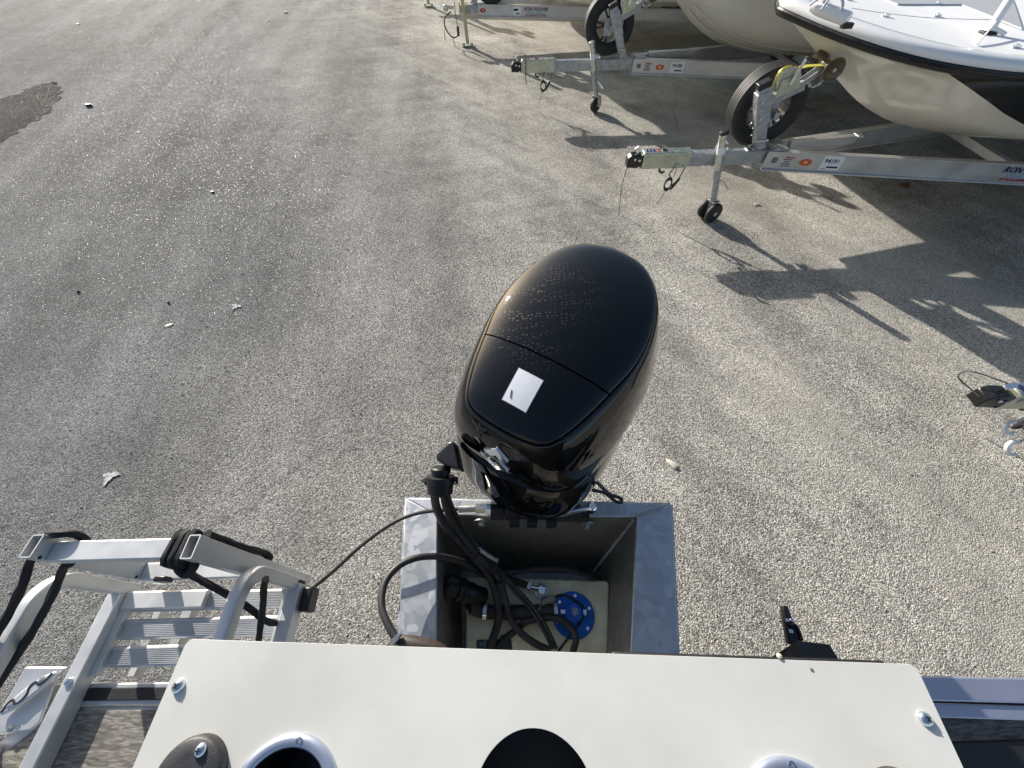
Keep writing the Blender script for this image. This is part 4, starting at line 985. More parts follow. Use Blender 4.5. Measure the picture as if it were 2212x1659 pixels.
# upright folded section: two open rectangular tubes joined by treads
zt_ = 1.60
def quad(pts):
    P = [at(u, v, zt_) for u, v in pts]; c = sum(P, V()) / 4
    w = abs(((P[1].x - P[0].x) + (P[2].x - P[3].x)) / 2); d = abs(((P[0].y - P[3].y) + (P[1].y - P[2].y)) / 2); return c, w, d
cL, wL, dL = quad(((67.5, 1154.3), (89.3, 1154.3), (67.5, 1204.9), (45.6, 1204.9)))
cR, wR, dR = quad(((407, 1154), (432, 1155), (416, 1208), (390, 1207)))
wL = max(wL, .024)
def hollow(c, w, d, zb_, tk=.0026):
    o_ = rrect(w, d, .003, 2); i_ = rrect(w - 2 * tk, d - 2 * tk, .002, 2)
    rg = [[V((c.x + x, c.y + y, z)) for x, y in pr] for pr, z in ((o_, zb_), (o_, zt_), (i_, zt_), (i_, zb_))]
    return MB().loft(rg, False, True)
obj('upright_tube', hollow(cL, wL, dL, 1.24), ALU, ang=30, **kwL); obj('upright_tube', hollow(cR, wR, dR, 1.10), ALU, ang=30, **kwL)
xa, xb = cL.x + wL / 2, cR.x - wR / 2; dT = min(dL, dR) - .004; yT = (cL.y + cR.y) / 2
for ztr in (1.572, 1.335):
    obj('tread', MB().box(((xa + xb) / 2, yT, ztr - .012), (xb - xa - .001, dT, .024)), ALU, bevel=.003, **kwL)
hl = MB()
for z in (1.583, 1.345): hl.cyl((xa - .001, yT - dT / 2 + .006, z), (xa + .0012, yT - dT / 2 + .006, z), .0035, 10)
obj('weld_hole', hl, INK, **kwL)
obj('rubber_stop', MB().box((cL.x + .08, cL.y - dL / 2 - .003, 1.34), (.03, .012, .03)), BLK, bevel=.003, **kwL)
# hoop handles
for X, zt2 in ((XL + .005, 1.44), (XR - .006, 1.462)):
    yv = .168; r_ = .062
    P = [V((X, yv, 1.20)), V((X, yv, 1.28)), V((X, yv, zt2 - r_))]
    P += [V((X, yv - r_ + r_ * math.cos(a), zt2 - r_ + r_ * math.sin(a))) for a in [R(9 * k) for k in range(1, 11)]]
    P += [V((X, y, zt2)) for y in (.06, 0, -.1, -.2, -.34)]
    P += [V((X, -.34 - .06 * math.sin(a), zt2 - .06 + .06 * math.cos(a))) for a in [R(15 * k) for k in range(1, 7)]] + [V((X, -.40, 1.25))]
    obj('hoop_handle', MB().sweep(P, rrect(.032, .027, .005), up=(1, 0, 0)), ALU, ang=40, **kwL)
# black braided ropes
rp = []
for k in range(3):
    for a in [R(18 * j) for j in range(20)]:
        t_ = k + a / 6.2832
        rp.append(V((xb - .012 - .0135 * t_, yT + max(-1, min(1, 1.3 * math.cos(a))) * (dT / 2 + .009), 1.560 + max(-1, min(1, 1.3 * math.sin(a))) * .021)))
T = thing('tie_rope', 'black braided rope knotted round the right upright tube of the ladder', 'rope', (cR.x, cR.y, 1.45))
strand = rope_mesh(rp, .0072)
kb = V((cR.x - .030, cR.y - dR / 2 - .006, zt_ - .045))
strand.tube(cr([kb + V((-.004, .02, .02)), kb + V((-.014, .0, .0)), kb + V((.0, -.012, -.012)), kb + V((.016, .0, -.004)), kb + V((.02, .02, .01))], 6), .0085, 8)
obj('knot', strand, ROPE, T)
def zs(pts, z0, z1): return [at(u, v, z0 + (z1 - z0) * i / (len(pts) - 1)) for i, (u, v) in enumerate(pts)]
obj('strand', rope_mesh(cr(zs([(384, 1212), (392, 1228), (450, 1262), (502, 1290), (537, 1313), (560, 1330), (579, 1343), (600, 1346)], 1.56, 1.235), 5), .0072), ROPE, T)
obj('strand', rope_mesh(cr(zs([(574, 1250), (570, 1268), (569, 1298), (565, 1333), (560, 1374), (556, 1400)], 1.47, 1.26), 5), .0068), ROPE, T)
yb = cR.y + dR / 2 + .008
obj('strand', rope_mesh(cr([V((cR.x, yb, zt_ - .03)), aty(470, 1163, yb), aty(525, 1183, yb), aty(568, 1194, yb + .006), aty(583, 1204, yb), aty(570, 1212, yb - .012)], 5), .008), ROPE, T)
T = thing('hanging_rope', 'black braided rope looped over the left end of the ladder tread and running off left', 'rope', (cL.x, cL.y, 1.5))
lp = at(67, 1210, 1.56)
obj('strand', rope_mesh(cr([lp + V((.012, .03, .0)), lp] + zs([(49, 1263), (20, 1323), (-30, 1405), (-90, 1500)], 1.53, 1.42), 5), .0074), ROPE, T)
lx = xa + .018; ytf, ytn = yT + dT / 2, yT - dT / 2
obj('strand', rope_mesh(cr([V((lx - .06, ytf + .012, 1.545)), V((lx - .035, ytf + .012, 1.578)), V((lx - .012, ytf + .010, 1.586)), V((lx + .016, ytf + .012, 1.575)), V((lx + .012, ytf + .004, 1.538)), V((lx + .006, yT, 1.535)), V((lx + .002, ytn + .004, 1.537))] + zs([(138, 1225), (127, 1253), (99, 1313), (59, 1382), (12, 1453), (-50, 1545)], 1.53, 1.36), 5), .0074), ROPE, T)

# ------------------------------------------------------------------ black bracket with a latch arm right of the pod
zz = 1.02
b0, b1, b2, b3 = at(1722, 1384, zz), at(1792, 1392, zz), at(1822, 1440, zz), at(1735, 1440, zz)
T = thing('stern_bracket', 'folded black bracket with a slotted latch arm behind the right end of the white panel', 'bracket', (b0 + b2) / 2)
obj('folded_plate', MB().prism([p for p in (b0, b1, b2, b3)], (0, 0, -.004)), mat('dark_grey_sheet', (.045, .047, .05), .38, .3, var=.3, vscale=12), T, bevel=.001)
e0, e1 = at(1664, 1421, zz - .07), at(1650, 1450, zz - .07)
obj('side_plate', MB().prism([b0, b3, e1 + V((0, -.02, 0)), e0], (.003, 0, -.003)), BLK, T)
obj('support', MB().bar(V((b2.x - .03, b2.y + .02, zz - .02)), V((b2.x - .03, yE - .02, zz - .02)), .05, .03), BLK, T)
ap = [at(u, v, .93) for u, v in ((1690, 1307), (1703, 1309), (1714, 1340), (1737, 1384), (1722, 1395), (1704, 1390), (1695, 1345))]
arm = obj('latch_arm', MB().prism(ap, (0, 0, -.02)), BLKG, T, bevel=.004)
for u, v, r_ in ((1701, 1340, .006), (1710, 1340, .006), (1709, 1364, .007)):
    p = at(u, v, .932); obj('rivet', MB().lathe([(r_, 0), (r_ * .8, .003), (.001, .004)], p, (0, 0, 1), 12), CHROME, arm)
obj('slot', MB().prism([at(u, v, .9315) for u, v in ((1704, 1347), (1714, 1347), (1717, 1356), (1707, 1357))], (0, 0, .002)), INK, arm)
obj('hook_rib', MB().tube(cr([at(1707, 1352, .935), at(1717, 1349, .937), at(1726, 1362, .935), at(1733, 1384, .935)], 4), .004, 6), BLKG, arm)

# ------------------------------------------------------------------ fuel tank and plumbing in the pod
def c4(x, y): return (1650 + x / 1.7464) / 1.8228, (1650 + y / 1.7464) / 1.8228
def c5(x, y): return (1800 + x / 3.403) / 1.8228, (2150 + y / 3.403) / 1.8228
def A4(x, y, z): return at(*c4(x, y), z)
def A5(x, y, z): return at(*c5(x, y), z)
ZT = .93
t0, t1, t2, t3 = A5(115, 405, ZT), A5(2045, 462, ZT), A5(2020, 1420, ZT), A5(112, 1370, ZT)
t2 = t2 + (t2 - t1) * .5; t3 = t3 + (t3 - t0) * .5
TK = thing('fuel_tank', 'cream plastic fuel tank with a blue sender in the galvanised motor pod', 'fuel tank', V(((t0.x + t1.x) / 2, (t0.y + t3.y) / 2, .64)))
ring = []
for a, b, c_ in ((t3, t0, t1), (t0, t1, t2), (t1, t2, t3), (t2, t3, t0)):
    d0, d1 = (a - b).normalized(), (c_ - b).normalized()
    for k in range(5): s = k / 4; ring.append(b + d0 * (.016 * (1 - s) ** 2) + d1 * (.016 * s * s))
zoff = lambda z, s: [V(((t0.x + t1.x + t2.x + t3.x) / 4 + (p.x - (t0.x + t1.x + t2.x + t3.x) / 4) * s, (t0.y + t2.y) / 2 + (p.y - (t0.y + t2.y) / 2) * s, z)) for p in ring]
obj('tank', MB().loft([zoff(.645, .96), zoff(.66, 1), zoff(ZT - .012, 1), zoff(ZT - .004, .985), zoff(ZT, .95)]), TANKM, TK, ang=40)
bc = A5(1555, 925, ZT + .006); br = (A5(1835, 925, ZT + .006) - A5(1275, 925, ZT + .006)).length / 2
sn = obj('fuel_sender', MB().lathe([(br, -.006), (br, .003), (br - .002, .0045), (.02, .0045)], bc, (0, 0, 1), 56), BLUEA, TK, ang=30)
kc = A5(1565, 890, ZT + .035); kr = br * .43
obj('sender_cap', MB().lathe([(kr, -.028), (kr, -.004), (kr - .003, 0), (.002, .0)], kc, (0, 0, 1), 40), BLUEA, TK, ang=30)
sf = []
for k in range(40):
    a = 2 * math.pi * k / 40; rr = kr * (random.uniform(.22, .36) if k % 2 else random.uniform(.34, .58)); sf.append(kc + V((math.cos(a) * rr + kr * .12, math.sin(a) * rr + kr * .1, .0002)))
obj('scuff', MB().prism(sf, (0, 0, .0006)), mat('scuffed_metal', (.34, .36, .40), .5, .4, var=.5, vscale=220), TK)
for k in range(6):
    a = R(18 + 60 * k); p = bc + V((math.cos(a), math.sin(a), 0)) * br * .82 + V((0, 0, .0045))
    obj('screw', MB().lathe([(.0062, 0), (.0062, .002), (.005, .0035), (.0026, .0035), (.0024, .002), (.0, .002)], p, (0, 0, 1), 14), CHROME, sn)
for x0_, x1_, r_ in ((1385, 1445, .0105), (1685, 1728, .011)):
    p, q = A5(x0_, 880, ZT + .024), A5(x1_, 882, ZT + .024); obj('hex_fitting', MB().lathe([(r_, 0), (r_, (q - p).length)], p, q - p, 6), CHROME, TK, ang=20)
# thick filler hose and filler neck
fh = cr([A4(360, 1290, ZT + .05), A4(470, 1325, ZT + .03), A4(700, 1328, ZT + .024), A4(935, 1322, ZT + .024)], 6)
obj('filler_hose', MB().tube(fh, .0215, 16), HOSE, TK)
cap0, cap1 = A4(188, 1150, ZT + .115), A4(330, 1190, ZT + .070); ad_ = (cap1 - cap0).normalized()
nk = MB().lathe([(.030, .03), (.036, .034), (.036, .04), (.033, .042), (.033, .052), (.037, .054), (.037, .060), (.032, .064), (.032, .095), (.028, .10), (.028, .14)], cap0, ad_, 32)
obj('filler_neck', nk, BLK, TK)
cpn = MB(); rg = []
x_, y_, z_ = frame(ad_)
for h, r0_, am in ((-.012, .026, 0), (-.006, .034, .0035), (.026, .036, .0035), (.030, .033, .002)):
    rg.append([cap0 + z_ * h + (x_ * math.cos(a) + y_ * math.sin(a)) * (r0_ + am * math.cos(8 * a)) for a in [2 * math.pi * k / 64 for k in range(64)]])
obj('filler_cap', cpn.loft(rg), mat('dusty_black_plastic', (.035, .030, .027), .6, 0, var=.4, vscale=30), TK, ang=40)
obj('filler_elbow', MB().tube(cr([cap0 + ad_ * .12, A4(370, 1250, ZT + .05), A4(390, 1290, ZT + .04)], 5), .026, 16), BLK, TK)
def clamp(nm, p, d, r, par=TK):
    o = obj(nm, MB().lathe([(r, -.007), (r + .0012, -.006), (r + .0012, .006), (r, .007)], p, d, 28, False), CHROME, par)
    x, y, z = frame(d); q = p + V((0, 0, r + .004))
    obj('clamp_screw', MB().box(q, (.02, .011, .009), (x, z, y)).cyl(q + x * .008, q + x * .018, .005, 6), BOLT, par); return o
clamp('hose_clamp', A4(938, 1322, ZT + .024), (1, 0, 0), .022); clamp('hose_clamp', A4(455, 1330, ZT + .03), (1, -.1, 0), .0235)
# brown vent hose, elbow and plug on the tank top
bh = cr([A4(430, 1060, ZT + .03), A4(590, 1095, ZT + .026), A4(680, 1122, ZT + .026), A4(745, 1146, ZT + .026)], 6)
obj('vent_hose', MB().tube(bh, .0115, 12), BROWNH, TK); clamp('hose_clamp', A4(757, 1152, ZT + .026), bh[-1] - bh[-4], .0125)
obj('brass_barb', MB().cyl(A4(770, 1156, ZT + .026), A4(820, 1165, ZT + .026), .008, 10), CHROME, TK)
el = A4(845, 1178, ZT + .028); obj('elbow_fitting', MB().box(el, (.026, .026, .03), (V((.96, -.26, 0)), V((.26, .96, 0)), V((0, 0, 1)))), CHROME, TK, bevel=.004)
obj('fitting_base', MB().lathe([(.025, -.03), (.025, -.022), (.017, -.020), (.017, -.012)], el, (0, 0, 1), 24), BOLT, TK)
obj('wire_plug', MB().bar(A4(840, 1270, ZT + .03), A4(935, 1225, ZT + .03), .016, .014), mat('grey_plug', (.28, .27, .25), .5), TK, bevel=.003)
obj('wire', MB().tube(cr([A4(935, 1225, ZT + .03), A4(985, 1210, ZT + .012), A4(1050, 1235, ZT + .012), A4(1130, 1300, ZT + .014), A4(1115, 1390, ZT + .012), A4(1000, 1540, ZT + .02), A4(955, 1600, ZT + .03)], 6), .0042, 8), HOSE, TK)
obj('wire', MB().tube(cr([A4(842, 1268, ZT + .03), A4(810, 1330, ZT + .05), A4(760, 1380, ZT + .02), A4(680, 1440, ZT + .01), A4(560, 1500, ZT + .006)], 6), .0035, 6), mat('tan_wire', (.28, .25, .19), .5), TK)
lb = obj('tank_plate', MB().prism([A5(x, y, ZT + .0006) for x, y in ((262, 1258), (720, 1240), (745, 1400), (258, 1390))], (0, 0, .0012)), mat('slate_label', (.05, .07, .10), .5, 0, var=.4, vscale=90), TK)
obj('print', MB().box(A5(330, 1300, ZT + .0024), (.02, .003, .0008)).box(A5(330, 1325, ZT + .0024), (.016, .003, .0008)).box(A5(375, 1310, ZT + .0024), (.004, .02, .0008)), mat('pale_print', (.2, .25, .3), .5), lb)

# rigging cables from the motor down across the tank
RIG = thing('rigging_cables', 'bundle of black engine cables running from the motor boot over the fuel tank', 'cable bundle', A4(330, 900, 1.05))
def strand_(nm, pts, r, m=HOSE, par=RIG, n=6, sides=12): return obj(nm, MB().tube(cr([A4(x, y, z) for x, y, z in pts], n), r, sides), m, par)
strand_('cable', [(105, 500, 1.34), (122, 610, 1.28), (190, 745, 1.20), (300, 870, 1.13), (410, 985, 1.08), (485, 1085, 1.04), (535, 1230, 1.01), (545, 1380, .99), (505, 1520, .98), (480, 1600, .98)], .0125)
strand_('cable', [(165, 500, 1.34), (190, 620, 1.28), (255, 740, 1.20), (345, 870, 1.13), (440, 980, 1.08), (540, 1080, 1.045), (590, 1230, 1.01), (620, 1350, .99), (690, 1460, .98), (800, 1545, .975), (900, 1590, .97)], .0105)
strand_('cable', [(185, 500, 1.34), (215, 610, 1.27), (280, 730, 1.19), (370, 860, 1.12), (470, 970, 1.07), (560, 1070, 1.04), (640, 1170, 1.02), (760, 1300, .99), (850, 1440, .98), (920, 1580, .97)], .006)
strand_('cable', [(195, 505, 1.34), (232, 610, 1.27), (300, 730, 1.19), (385, 855, 1.12), (485, 965, 1.07), (575, 1062, 1.04), (670, 1165, 1.02), (790, 1300, .995), (880, 1440, .985), (945, 1580, .975)], .006)
strand_('wiring', [(370, 850, 1.115), (430, 905, 1.10), (480, 940, 1.085), (540, 975, 1.07)], .007, BOLT)
strand_('cable', [(570, 1058, 1.0), (640, 1055, .985), (740, 1040, .975), (860, 1030, .97), (1010, 1035, .965), (1110, 1062, .955), (1200, 1100, .94)], .0095)
strand_('cable', [(700, 1400, .965), (840, 1372, .97), (950, 1370, .975), (1030, 1420, .98), (1080, 1500, .98), (1068, 1570, .98), (1050, 1630, .98)], .0098)
strand_('cable', [(760, 1370, .955), (680, 1440, .95), (580, 1520, .945), (500, 1600, .94)], .010)
tie = MB()
for (x, y, z, r_) in ((372, 925, 1.115, .022), (505, 1015, 1.07, .024), (560, 1080, 1.045, .022)):
    p = A4(x, y, z); tie.lathe([(r_, -.003), (r_ + .0015, -.003), (r_ + .0015, .003), (r_, .003)], p, V((.45, -.25, -.7)), 16, False); tie.box(p + V((.012, -.01, r_)), (.012, .006, .006))
obj('cable_tie', tie, BLKG, RIG)
FUELH = thing('fuel_line', 'black fuel hose looping from the primer bulb at the panel edge into the pod', 'hose', at(835, 1300, 1.2))
obj('hose', MB().tube(cr([at(858, 1383, 1.27), at(836, 1345, 1.27), at(824, 1305, 1.265), at(832, 1258, 1.255), at(862, 1222, 1.245), at(905, 1204, 1.23), at(955, 1203, 1.19), at(1000, 1215, 1.12), at(1035, 1238, 1.03), A4(430, 1060, ZT + .03)], 7), .0095, 12), HOSE, FUELH)
clamp('hose_clamp', at(857, 1382, 1.27), at(858, 1383, 1.27) - at(845, 1364, 1.27), .0108, FUELH)
p0, p1 = at(862, 1384, 1.265), at(935, 1402, 1.26)
obj('primer_bulb', MB().lathe([(.011, 0), (.014, .004), (.017, .02), (.019, .04), (.019, .09), (.014, .11), (.010, .12)], p0, p1 - p0, 20), BROWNH, FUELH)
STH = thing('steering_hose', 'thin black steering hose arcing from behind the ladder to the motor fitting', 'hose', at(790, 1170, 1.2))
obj('hose', MB().tube(cr([at(640, 1308, 1.10), at(672, 1274, 1.15), at(722, 1232, 1.20), at(785, 1175, 1.24), at(850, 1129, 1.255), at(905, 1108, 1.255), at(960, 1102, 1.25), A4(280, 618, 1.245)], 7), .0055, 10), HOSE, STH)
s0, s1, s2, s3, s4 = A4(272, 620, 1.245), A4(392, 613, 1.245), A4(455, 612, 1.245), A4(462, 614, 1.245), A4(495, 616, 1.245)
obj('crimp_fitting', MB().cyl(s0, s1, .0105, 16), ZINC, STH); obj('hex_nut', MB().cyl(s1, s2, .0165, 6), ZINC, STH, ang=20); obj('hex_nut', MB().cyl(s3, s4, .018, 6), CHROME, STH, ang=20)

# ================================================================== OUTBOARD MOTOR
yaw, tilt = R(34), R(14)
A0 = V((math.sin(yaw), math.cos(yaw), 0)); Rr = V((math.cos(yaw), -math.sin(yaw), 0))
Aa = A0 * math.cos(tilt) + V((0, 0, math.sin(tilt))); Nn = Rr.cross(Aa)
MM = Matrix((Rr, Aa, Nn)).transposed().to_4x4(); MM.translation = V((0, .40, 1.62)) + Rr * -.033
MOT = thing('outboard_motor', 'gloss black outboard motor with chrome S emblem and white sticker on its cowl', 'outboard motor', M=MM)
kwM = dict(parent=MOT, world=False)
HP = [(0, .002), (.047, .004), (.088, .012), (.115, .032), (.136, .075), (.155, .13), (.173, .20), (.187, .26), (.1925, .31), (.189, .37), (.172, .44), (.140, .505), (.095, .549), (.048, .567), (0, .572)]
LIP = [(0, -.069), (.06, -.067), (.112, -.060), (.150, -.046), (.186, -.015), (.208, .03), (.224, .09), (.235, .16), (.240, .25), (.237, .33), (.219, .42), (.186, .50), (.140, .565), (.080, .610), (0, .622)]
AP = [(0, -.146), (.06, -.143), (.12, -.126), (.168, -.098), (.203, -.052), (.225, .01), (.234, .10), (.235, .22), (.220, .36), (.190, .45), (.145, .53), (.085, .58), (0, .60)]
def outline(H, n=5):
    h = cr([V((w, a, 0)) for w, a in H], n); h[0].x = 0; h[-1].x = 0
    return h + [V((-p.x, p.y, 0)) for p in h[-2:0:-1]]
def offs(o, d):
    n = len(o); out = []
    for i, p in enumerate(o):
        t = o[(i + 1) % n] - o[i - 1]; nn = V((t.y, -t.x, 0)).normalized(); out.append(p + nn * d)
    return out
base = outline(HP); apr = outline(AP, 6)
def resamp(o, n=112):
    L = [0]
    for i in range(len(o)): L.append(L[-1] + (o[(i + 1) % len(o)] - o[i]).length)
    out = []
    for k in range(n):
        s = L[-1] * k / n; i = max(j for j in range(len(o)) if L[j] <= s + 1e-9); t = (s - L[i]) / max(L[i + 1] - L[i], 1e-9)
        out.append(o[i].lerp(o[(i + 1) % len(o)], t))
    return out
base = resamp(base); apr = resamp(apr)
half = sorted([(p.y, p.x) for p in resamp(outline(HP, 8), 400) if p.x >= -1e-6])
def Wd(a):
    if a <= half[0][0] or a >= half[-1][0]: return .001
    for i in range(len(half) - 1):
        if half[i][0] <= a <= half[i + 1][0]:
            t = (a - half[i][0]) / max(half[i + 1][0] - half[i][0], 1e-9); return max(.001, half[i][1] * (1 - t) + half[i + 1][1] * t)
def Hd(a, x):
    w = Wd(a); q = max(0, 1 - (x / w) ** 2) ; e = max(0, 1 - ((a - .287) / .287) ** 2)
    return .040 * (q ** .75) * (e ** .62) + .002
def lid(a0, a1, n, nm, c0=False, c1=False):
    rows = []; ks = [k / n for k in range(n + 1)]
    if c0: ks = [(1 - math.cos(math.pi / 2 * k / n)) for k in range(n + 1)]
    if c1: ks = [math.sin(math.pi / 2 * k / n) for k in range(n + 1)]
    for t in ks:
        a = a0 + (a1 - a0) * t; w = Wd(a); row = []
        for j in range(33):
            x = w * math.sin(math.pi / 2 * (j / 16 - 1)); row.append(V((x, a, Hd(a, x))))
        row = [row[0] + V((0, 0, -.012))] + row + [row[-1] + V((0, 0, -.012))]
        rows.append(row)
    mb = MB().loft(rows, False, False)
    o = len(mb.v); n35 = 35
    for ri in (0, len(rows) - 1):
        dn_ = [p + V((0, 0, -.012)) for p in rows[ri][1:-1]]; oo = len(mb.v); mb.v += dn_
        for j in range(32): mb.f.append((ri * n35 + 1 + j, ri * n35 + 2 + j, oo + j + 1, oo + j))
    return obj(nm, mb, GLOSS, ang=38, **kwM)
lid(.0025, .1905, 20, 'front_lid', c0=True); lid(.1945, .5715, 34, 'rear_lid', c1=True)
def ringz(o, d, z, front=0, sc=1.0):
    return [V((p.x * sc, p.y - front * max(0, (.12 - p.y) / .2) ** 1.5 * 0, 0)) + V((0, 0, z)) for p in offs(o, d)]
lipo = outline(LIP); base0 = outline(HP)
def morph(t, z): return [V((p.x * (1 - t) + q.x * t, p.y * (1 - t) + q.y * t, z)) for p, q in zip(base0, lipo)]
body = [morph(-.2, -.016), morph(-.02, -.0055), morph(.05, -.0035), morph(.15, -.007), morph(.30, -.022), morph(.50, -.05), morph(.70, -.085), morph(.89, -.130), morph(1.0, -.176), morph(.995, -.184), morph(.9, -.189), morph(.72, -.196)]
obj('cowl', MB().loft(body, True), GLOSS, ang=42, **kwM)
def asc(s, z, dy=0): return [V((p.x * s, .22 + (p.y - .22) * s + dy, z)) for p in apr]
def asc2(sx, sy, z): return [V((p.x * sx, .22 + (p.y - .22) * sy, z)) for p in apr]
obj('lower_cover', MB().loft([asc2(.84, .76, -.186), asc2(.93, .815, -.189), asc2(.955, .84, -.205), asc2(.98, .89, -.25), asc2(1.0, .955, -.30), asc2(1.0, .99, -.335), asc2(.99, 1.0, -.355), asc2(.96, .985, -.374), asc2(.91, .94, -.388), asc2(.80, .82, -.395)]), GLOSS, ang=42, **kwM)
# sticker following the lid
def lidpatch(nm, cs, m, lift, n=8):
    rows = []
    for i in range(n + 1):
        r_ = []
        for j in range(n + 1):
            s, t = i / n, j / n; x = (cs[0][0] * (1 - s) + cs[1][0] * s) * (1 - t) + (cs[3][0] * (1 - s) + cs[2][0] * s) * t
            a = (cs[0][1] * (1 - s) + cs[1][1] * s) * (1 - t) + (cs[3][1] * (1 - s) + cs[2][1] * s) * t
            r_.append(V((x, a, Hd(a, x) + lift)))
        rows.append(r_)
    return obj(nm, MB().loft(rows, False, False), m, **kwM)
stk = lidpatch('sticker', ((-.033, .141), (.033, .140), (.034, .058), (-.030, .059)), WHITEL, .0012)
lidpatch('sticker_border', ((-.0345, .1425), (.0345, .1415), (.0355, .0565), (-.0315, .0575)), GREYI, .0006)
mk = MB().tube([V((-.021, .088, Hd(.088, -.021) + .002)), V((-.018, .079, Hd(.079, -.018) + .002)), V((-.014, .070, Hd(.07, -.014) + .002))], .0009, 5)
obj('pen_mark', mk, INK, **kwM)
# chrome S emblem on the front of the cowl
def face(x, q):     # q: depth below the lid plane; point on the front of the cowl
    lev = [(-.0035, .05), (-.007, .15), (-.022, .30), (-.05, .50), (-.085, .70), (-.130, .89), (-.176, 1.0)]
    tt = 1.0
    for (z0, d0), (z1, d1) in zip(lev, lev[1:]):
        if z1 <= q <= z0: tt = d0 + (d1 - d0) * (q - z0) / (z1 - z0); break
    best = min(morph(tt, q), key=lambda p: abs(p.x - x) + (0 if p.y < .1 else 9)); return V((x, best.y, q))
SP = [(-1, .36), (0, 1.0), (.95, .45), (.52, .16), (.02, .47), (-.22, .30), (1.0, -.42), (0, -1.0), (-.95, -.42), (-.52, -.14), (-.02, -.45), (.22, -.30)]
em = MB(); ec = -.098; es = .037
fr = [face(x * es, ec + y * es * 1.42) + V((0, -.0075, .002)) for x, y in SP]; bk_ = [face(x * es, ec + y * es * 1.42) + V((0, .002, 0)) for x, y in SP]
o_ = len(em.v); em.v += fr + bk_; n = len(SP)
em.f += [(0, 1, 4, 5), (1, 2, 3, 4), (5, 6, 11, 0), (6, 7, 10, 11), (7, 8, 9, 10)]
em.f += [(i, (i + 1) % n, n + (i + 1) % n, n + i) for i in range(n)]
obj('emblem', em, CHROME, bevel=.0018, ang=25, **kwM)
# lower unit
leg = []
for z, w, f_, b_ in ((-.32, .13, -.02, .40), (-0.3848, .11, .0, .36), (-0.4468, .075, .03, .33), (-0.6018, .05, .06, .31), (-0.7444, .04, .07, .31), (-0.8188, .03, .06, .30), (-0.8808, .028, .05, .28)):
    leg.append([V((w * math.sin(2 * math.pi * k / 24) * (1 if 1 else 0), (f_ + b_) / 2 - (b_ - f_) / 2 * math.cos(2 * math.pi * k / 24), z)) for k in range(24)])
obj('midsection', MB().loft(leg), BLKG, **kwM)
obj('ventilation_plate', MB().prism([(0, -.03, -0.7475), (.07, .05, -0.7475), (.10, .25, -0.7475), (.09, .52, -0.7475), (-.09, .52, -0.7475), (-.10, .25, -0.7475), (-.07, .05, -0.7475)], (0, 0, .012)), BLKG, bevel=.004, **kwM)
obj('gearcase', MB().lathe([(.002, -.12), (.03, -.09), (.052, 0), (.055, .12), (.048, .28), (.04, .33)], (0, .05, -0.8994), (0, 1, 0), 24), BLKG, **kwM)
obj('skeg', MB().prism([(-.006, .08, -0.9242), (-.006, .3, -0.9242), (-.006, .27, -1.0048), (-.006, .2, -1.011)], (.012, 0, 0)), BLKG, **kwM)
pr = MB().lathe([(.042, 0), (.045, .03), (.035, .12), (.0, .13)], (0, .385, -0.8994), (0, 1, 0), 20)
for k in range(3):
    b = R(120 * k); rr = []
    for t in (0, .33, .66, 1):
        rad = .035 + .135 * t; ch = .085 * math.sin(math.pi * (.28 + .55 * t)) + .02; tw = .9 - .4 * t; e1 = V((math.cos(b), 0, math.sin(b))); e2 = V((-math.sin(b), 0, math.cos(b)))
        c = V((0, .44 + .03 * t, -0.8994)) + e1 * rad; d = e2 * math.cos(tw) + V((0, 1, 0)) * math.sin(tw); nn = e2 * -math.sin(tw) + V((0, 1, 0)) * math.cos(tw)
        rr.append([c - d * ch / 2, c + nn * .006, c + d * ch / 2, c - nn * .004])
    pr.loft(rr)
obj('propeller', pr, BOLT, **kwM)
# clamp bracket, steering cylinder and links (kept square to the transom)
cb = MB()
yb_ = (iFL.y + iFR.y) / 2
for x in (.0, .17): cb.prism([V((x, yb_ + .02, 1.24)), V((x, yb_ + .16, 1.22)), V((x, yb_ + .20, 1.0)), V((x, yb_ + .05, .78)), V((x, yb_ + .045, 1.16)), V((x, yb_ - .015, 1.192))], (.03, 0, 0))
obj('clamp_bracket', cb, BLKG, bevel=.006, parent=MOT)
cyl0, cyl1 = A4(495, 640, 1.235), A4(1165, 652, 1.235)
obj('steering_cylinder', MB().cyl(cyl0, cyl1, .019, 20), BLKG, parent=MOT)
for x0_, x1_ in ((495, 580), (600, 668), (930, 1020), (1025, 1108)):
    p, q = cyl0.lerp(cyl1, (x0_ - 495) / 670), cyl0.lerp(cyl1, (x1_ - 495) / 670); obj('cylinder_collar', MB().cyl(p, q, .0235, 20), BLK, parent=MOT, bevel=.002)
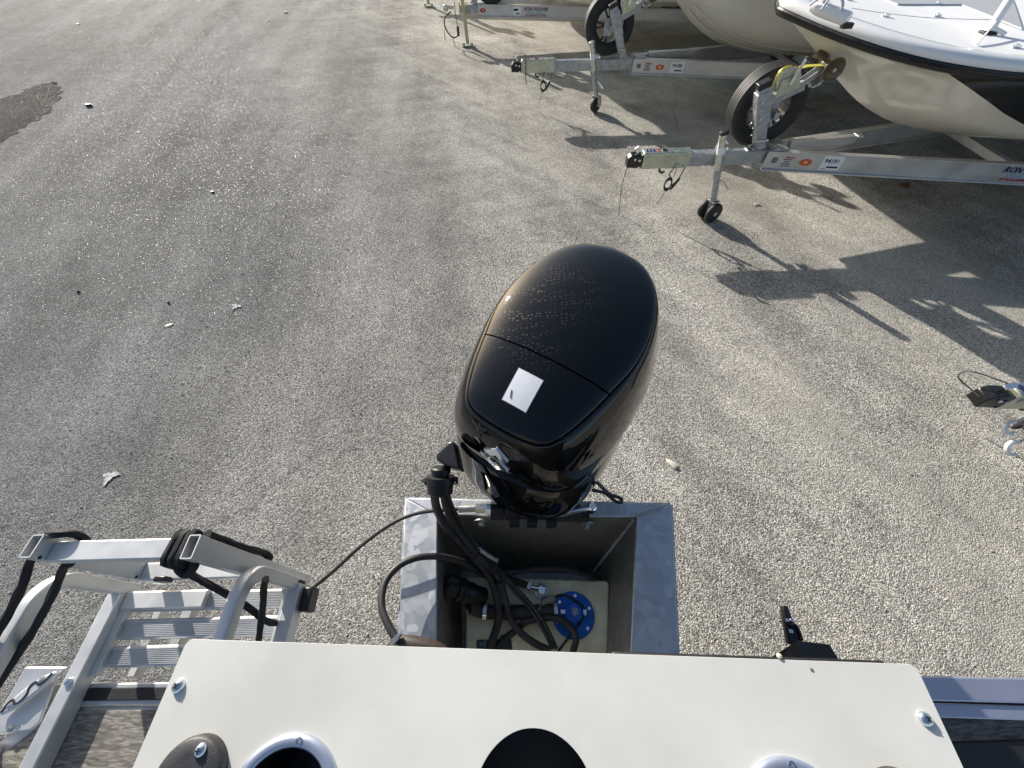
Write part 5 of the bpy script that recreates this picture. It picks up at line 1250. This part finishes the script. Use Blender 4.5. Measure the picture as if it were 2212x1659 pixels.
for t in (.24, .42, .62): p = cyl0.lerp(cyl1, t); obj('cylinder_lug', MB().box(p + V((0, -.02, -.012)), (.03, .03, .05)), BLK, parent=MOT, bevel=.002)
l0, l1 = A4(900, 668, 1.262), A4(1188, 606, 1.262)
lk = MB().cyl(l0, l1, .0085, 12).lathe([(.014, -.02), (.014, .008), (.010, .012)], l1, (0, 0, 1), 14)
obj('link_arm', lk, CHROME, parent=MOT)
# rigging boot on the left of the lower cover
e0, e1, e2 = A4(235, 215, 1.42), A4(165, 215, 1.41), A4(140, 300, 1.385)
sh_ = [A4(240, 150, 1.43), A4(205, 150, 1.43), A4(112, 245, 1.415), A4(118, 285, 1.41), A4(200, 325, 1.41), A4(285, 350, 1.42)]
obj('boot_shroud', MB().prism(sh_, (.006, .012, -.055)), mat('satin_black', (.022, .022, .024), .28, .2, rvar=.05), parent=MOT, bevel=.008, seg=3)
bt0 = A4(150, 330, 1.375); bt1 = A4(145, 515, 1.33); bd = (bt1 - bt0); bl = bd.length
obj('cable_boot', MB().lathe([(.024, 0), (.028, .004), (.028, bl * .2), (.024, bl * .22), (.024, bl * .3), (.040, bl * .34), (.041, bl * .58), (.037, bl * .6), (.036, bl * .95), (.030, bl)], bt0, bd, 28), BLK, parent=MOT)
cc = MB()
for s in (-1, 1):
    p = bt0.lerp(bt1, .45) + V((s * .043, -.006, 0)); cc.box(p, (.014, .018, .022))
obj('clamp_ear', cc, BLK, parent=MOT, bevel=.003)
sc_ = MB()
for s in (-1, 1): p = bt0.lerp(bt1, .45) + V((s * .044, -.016, .006)); sc_.lathe([(.0055, 0), (.004, .003)], p, (0, -1, .6), 12)
obj('screw', sc_, CHROME, parent=MOT)
tl = cr([A4(1195, 400, 1.30), A4(1235, 445, 1.27), A4(1310, 515, 1.24), A4(1385, 545, 1.23), A4(1390, 572, 1.23), A4(1350, 565, 1.232), A4(1280, 510, 1.235), A4(1190, 488, 1.24)], 6)
obj('pull_cord', MB().tube(tl, .0055, 8), HOSE, parent=MOT)
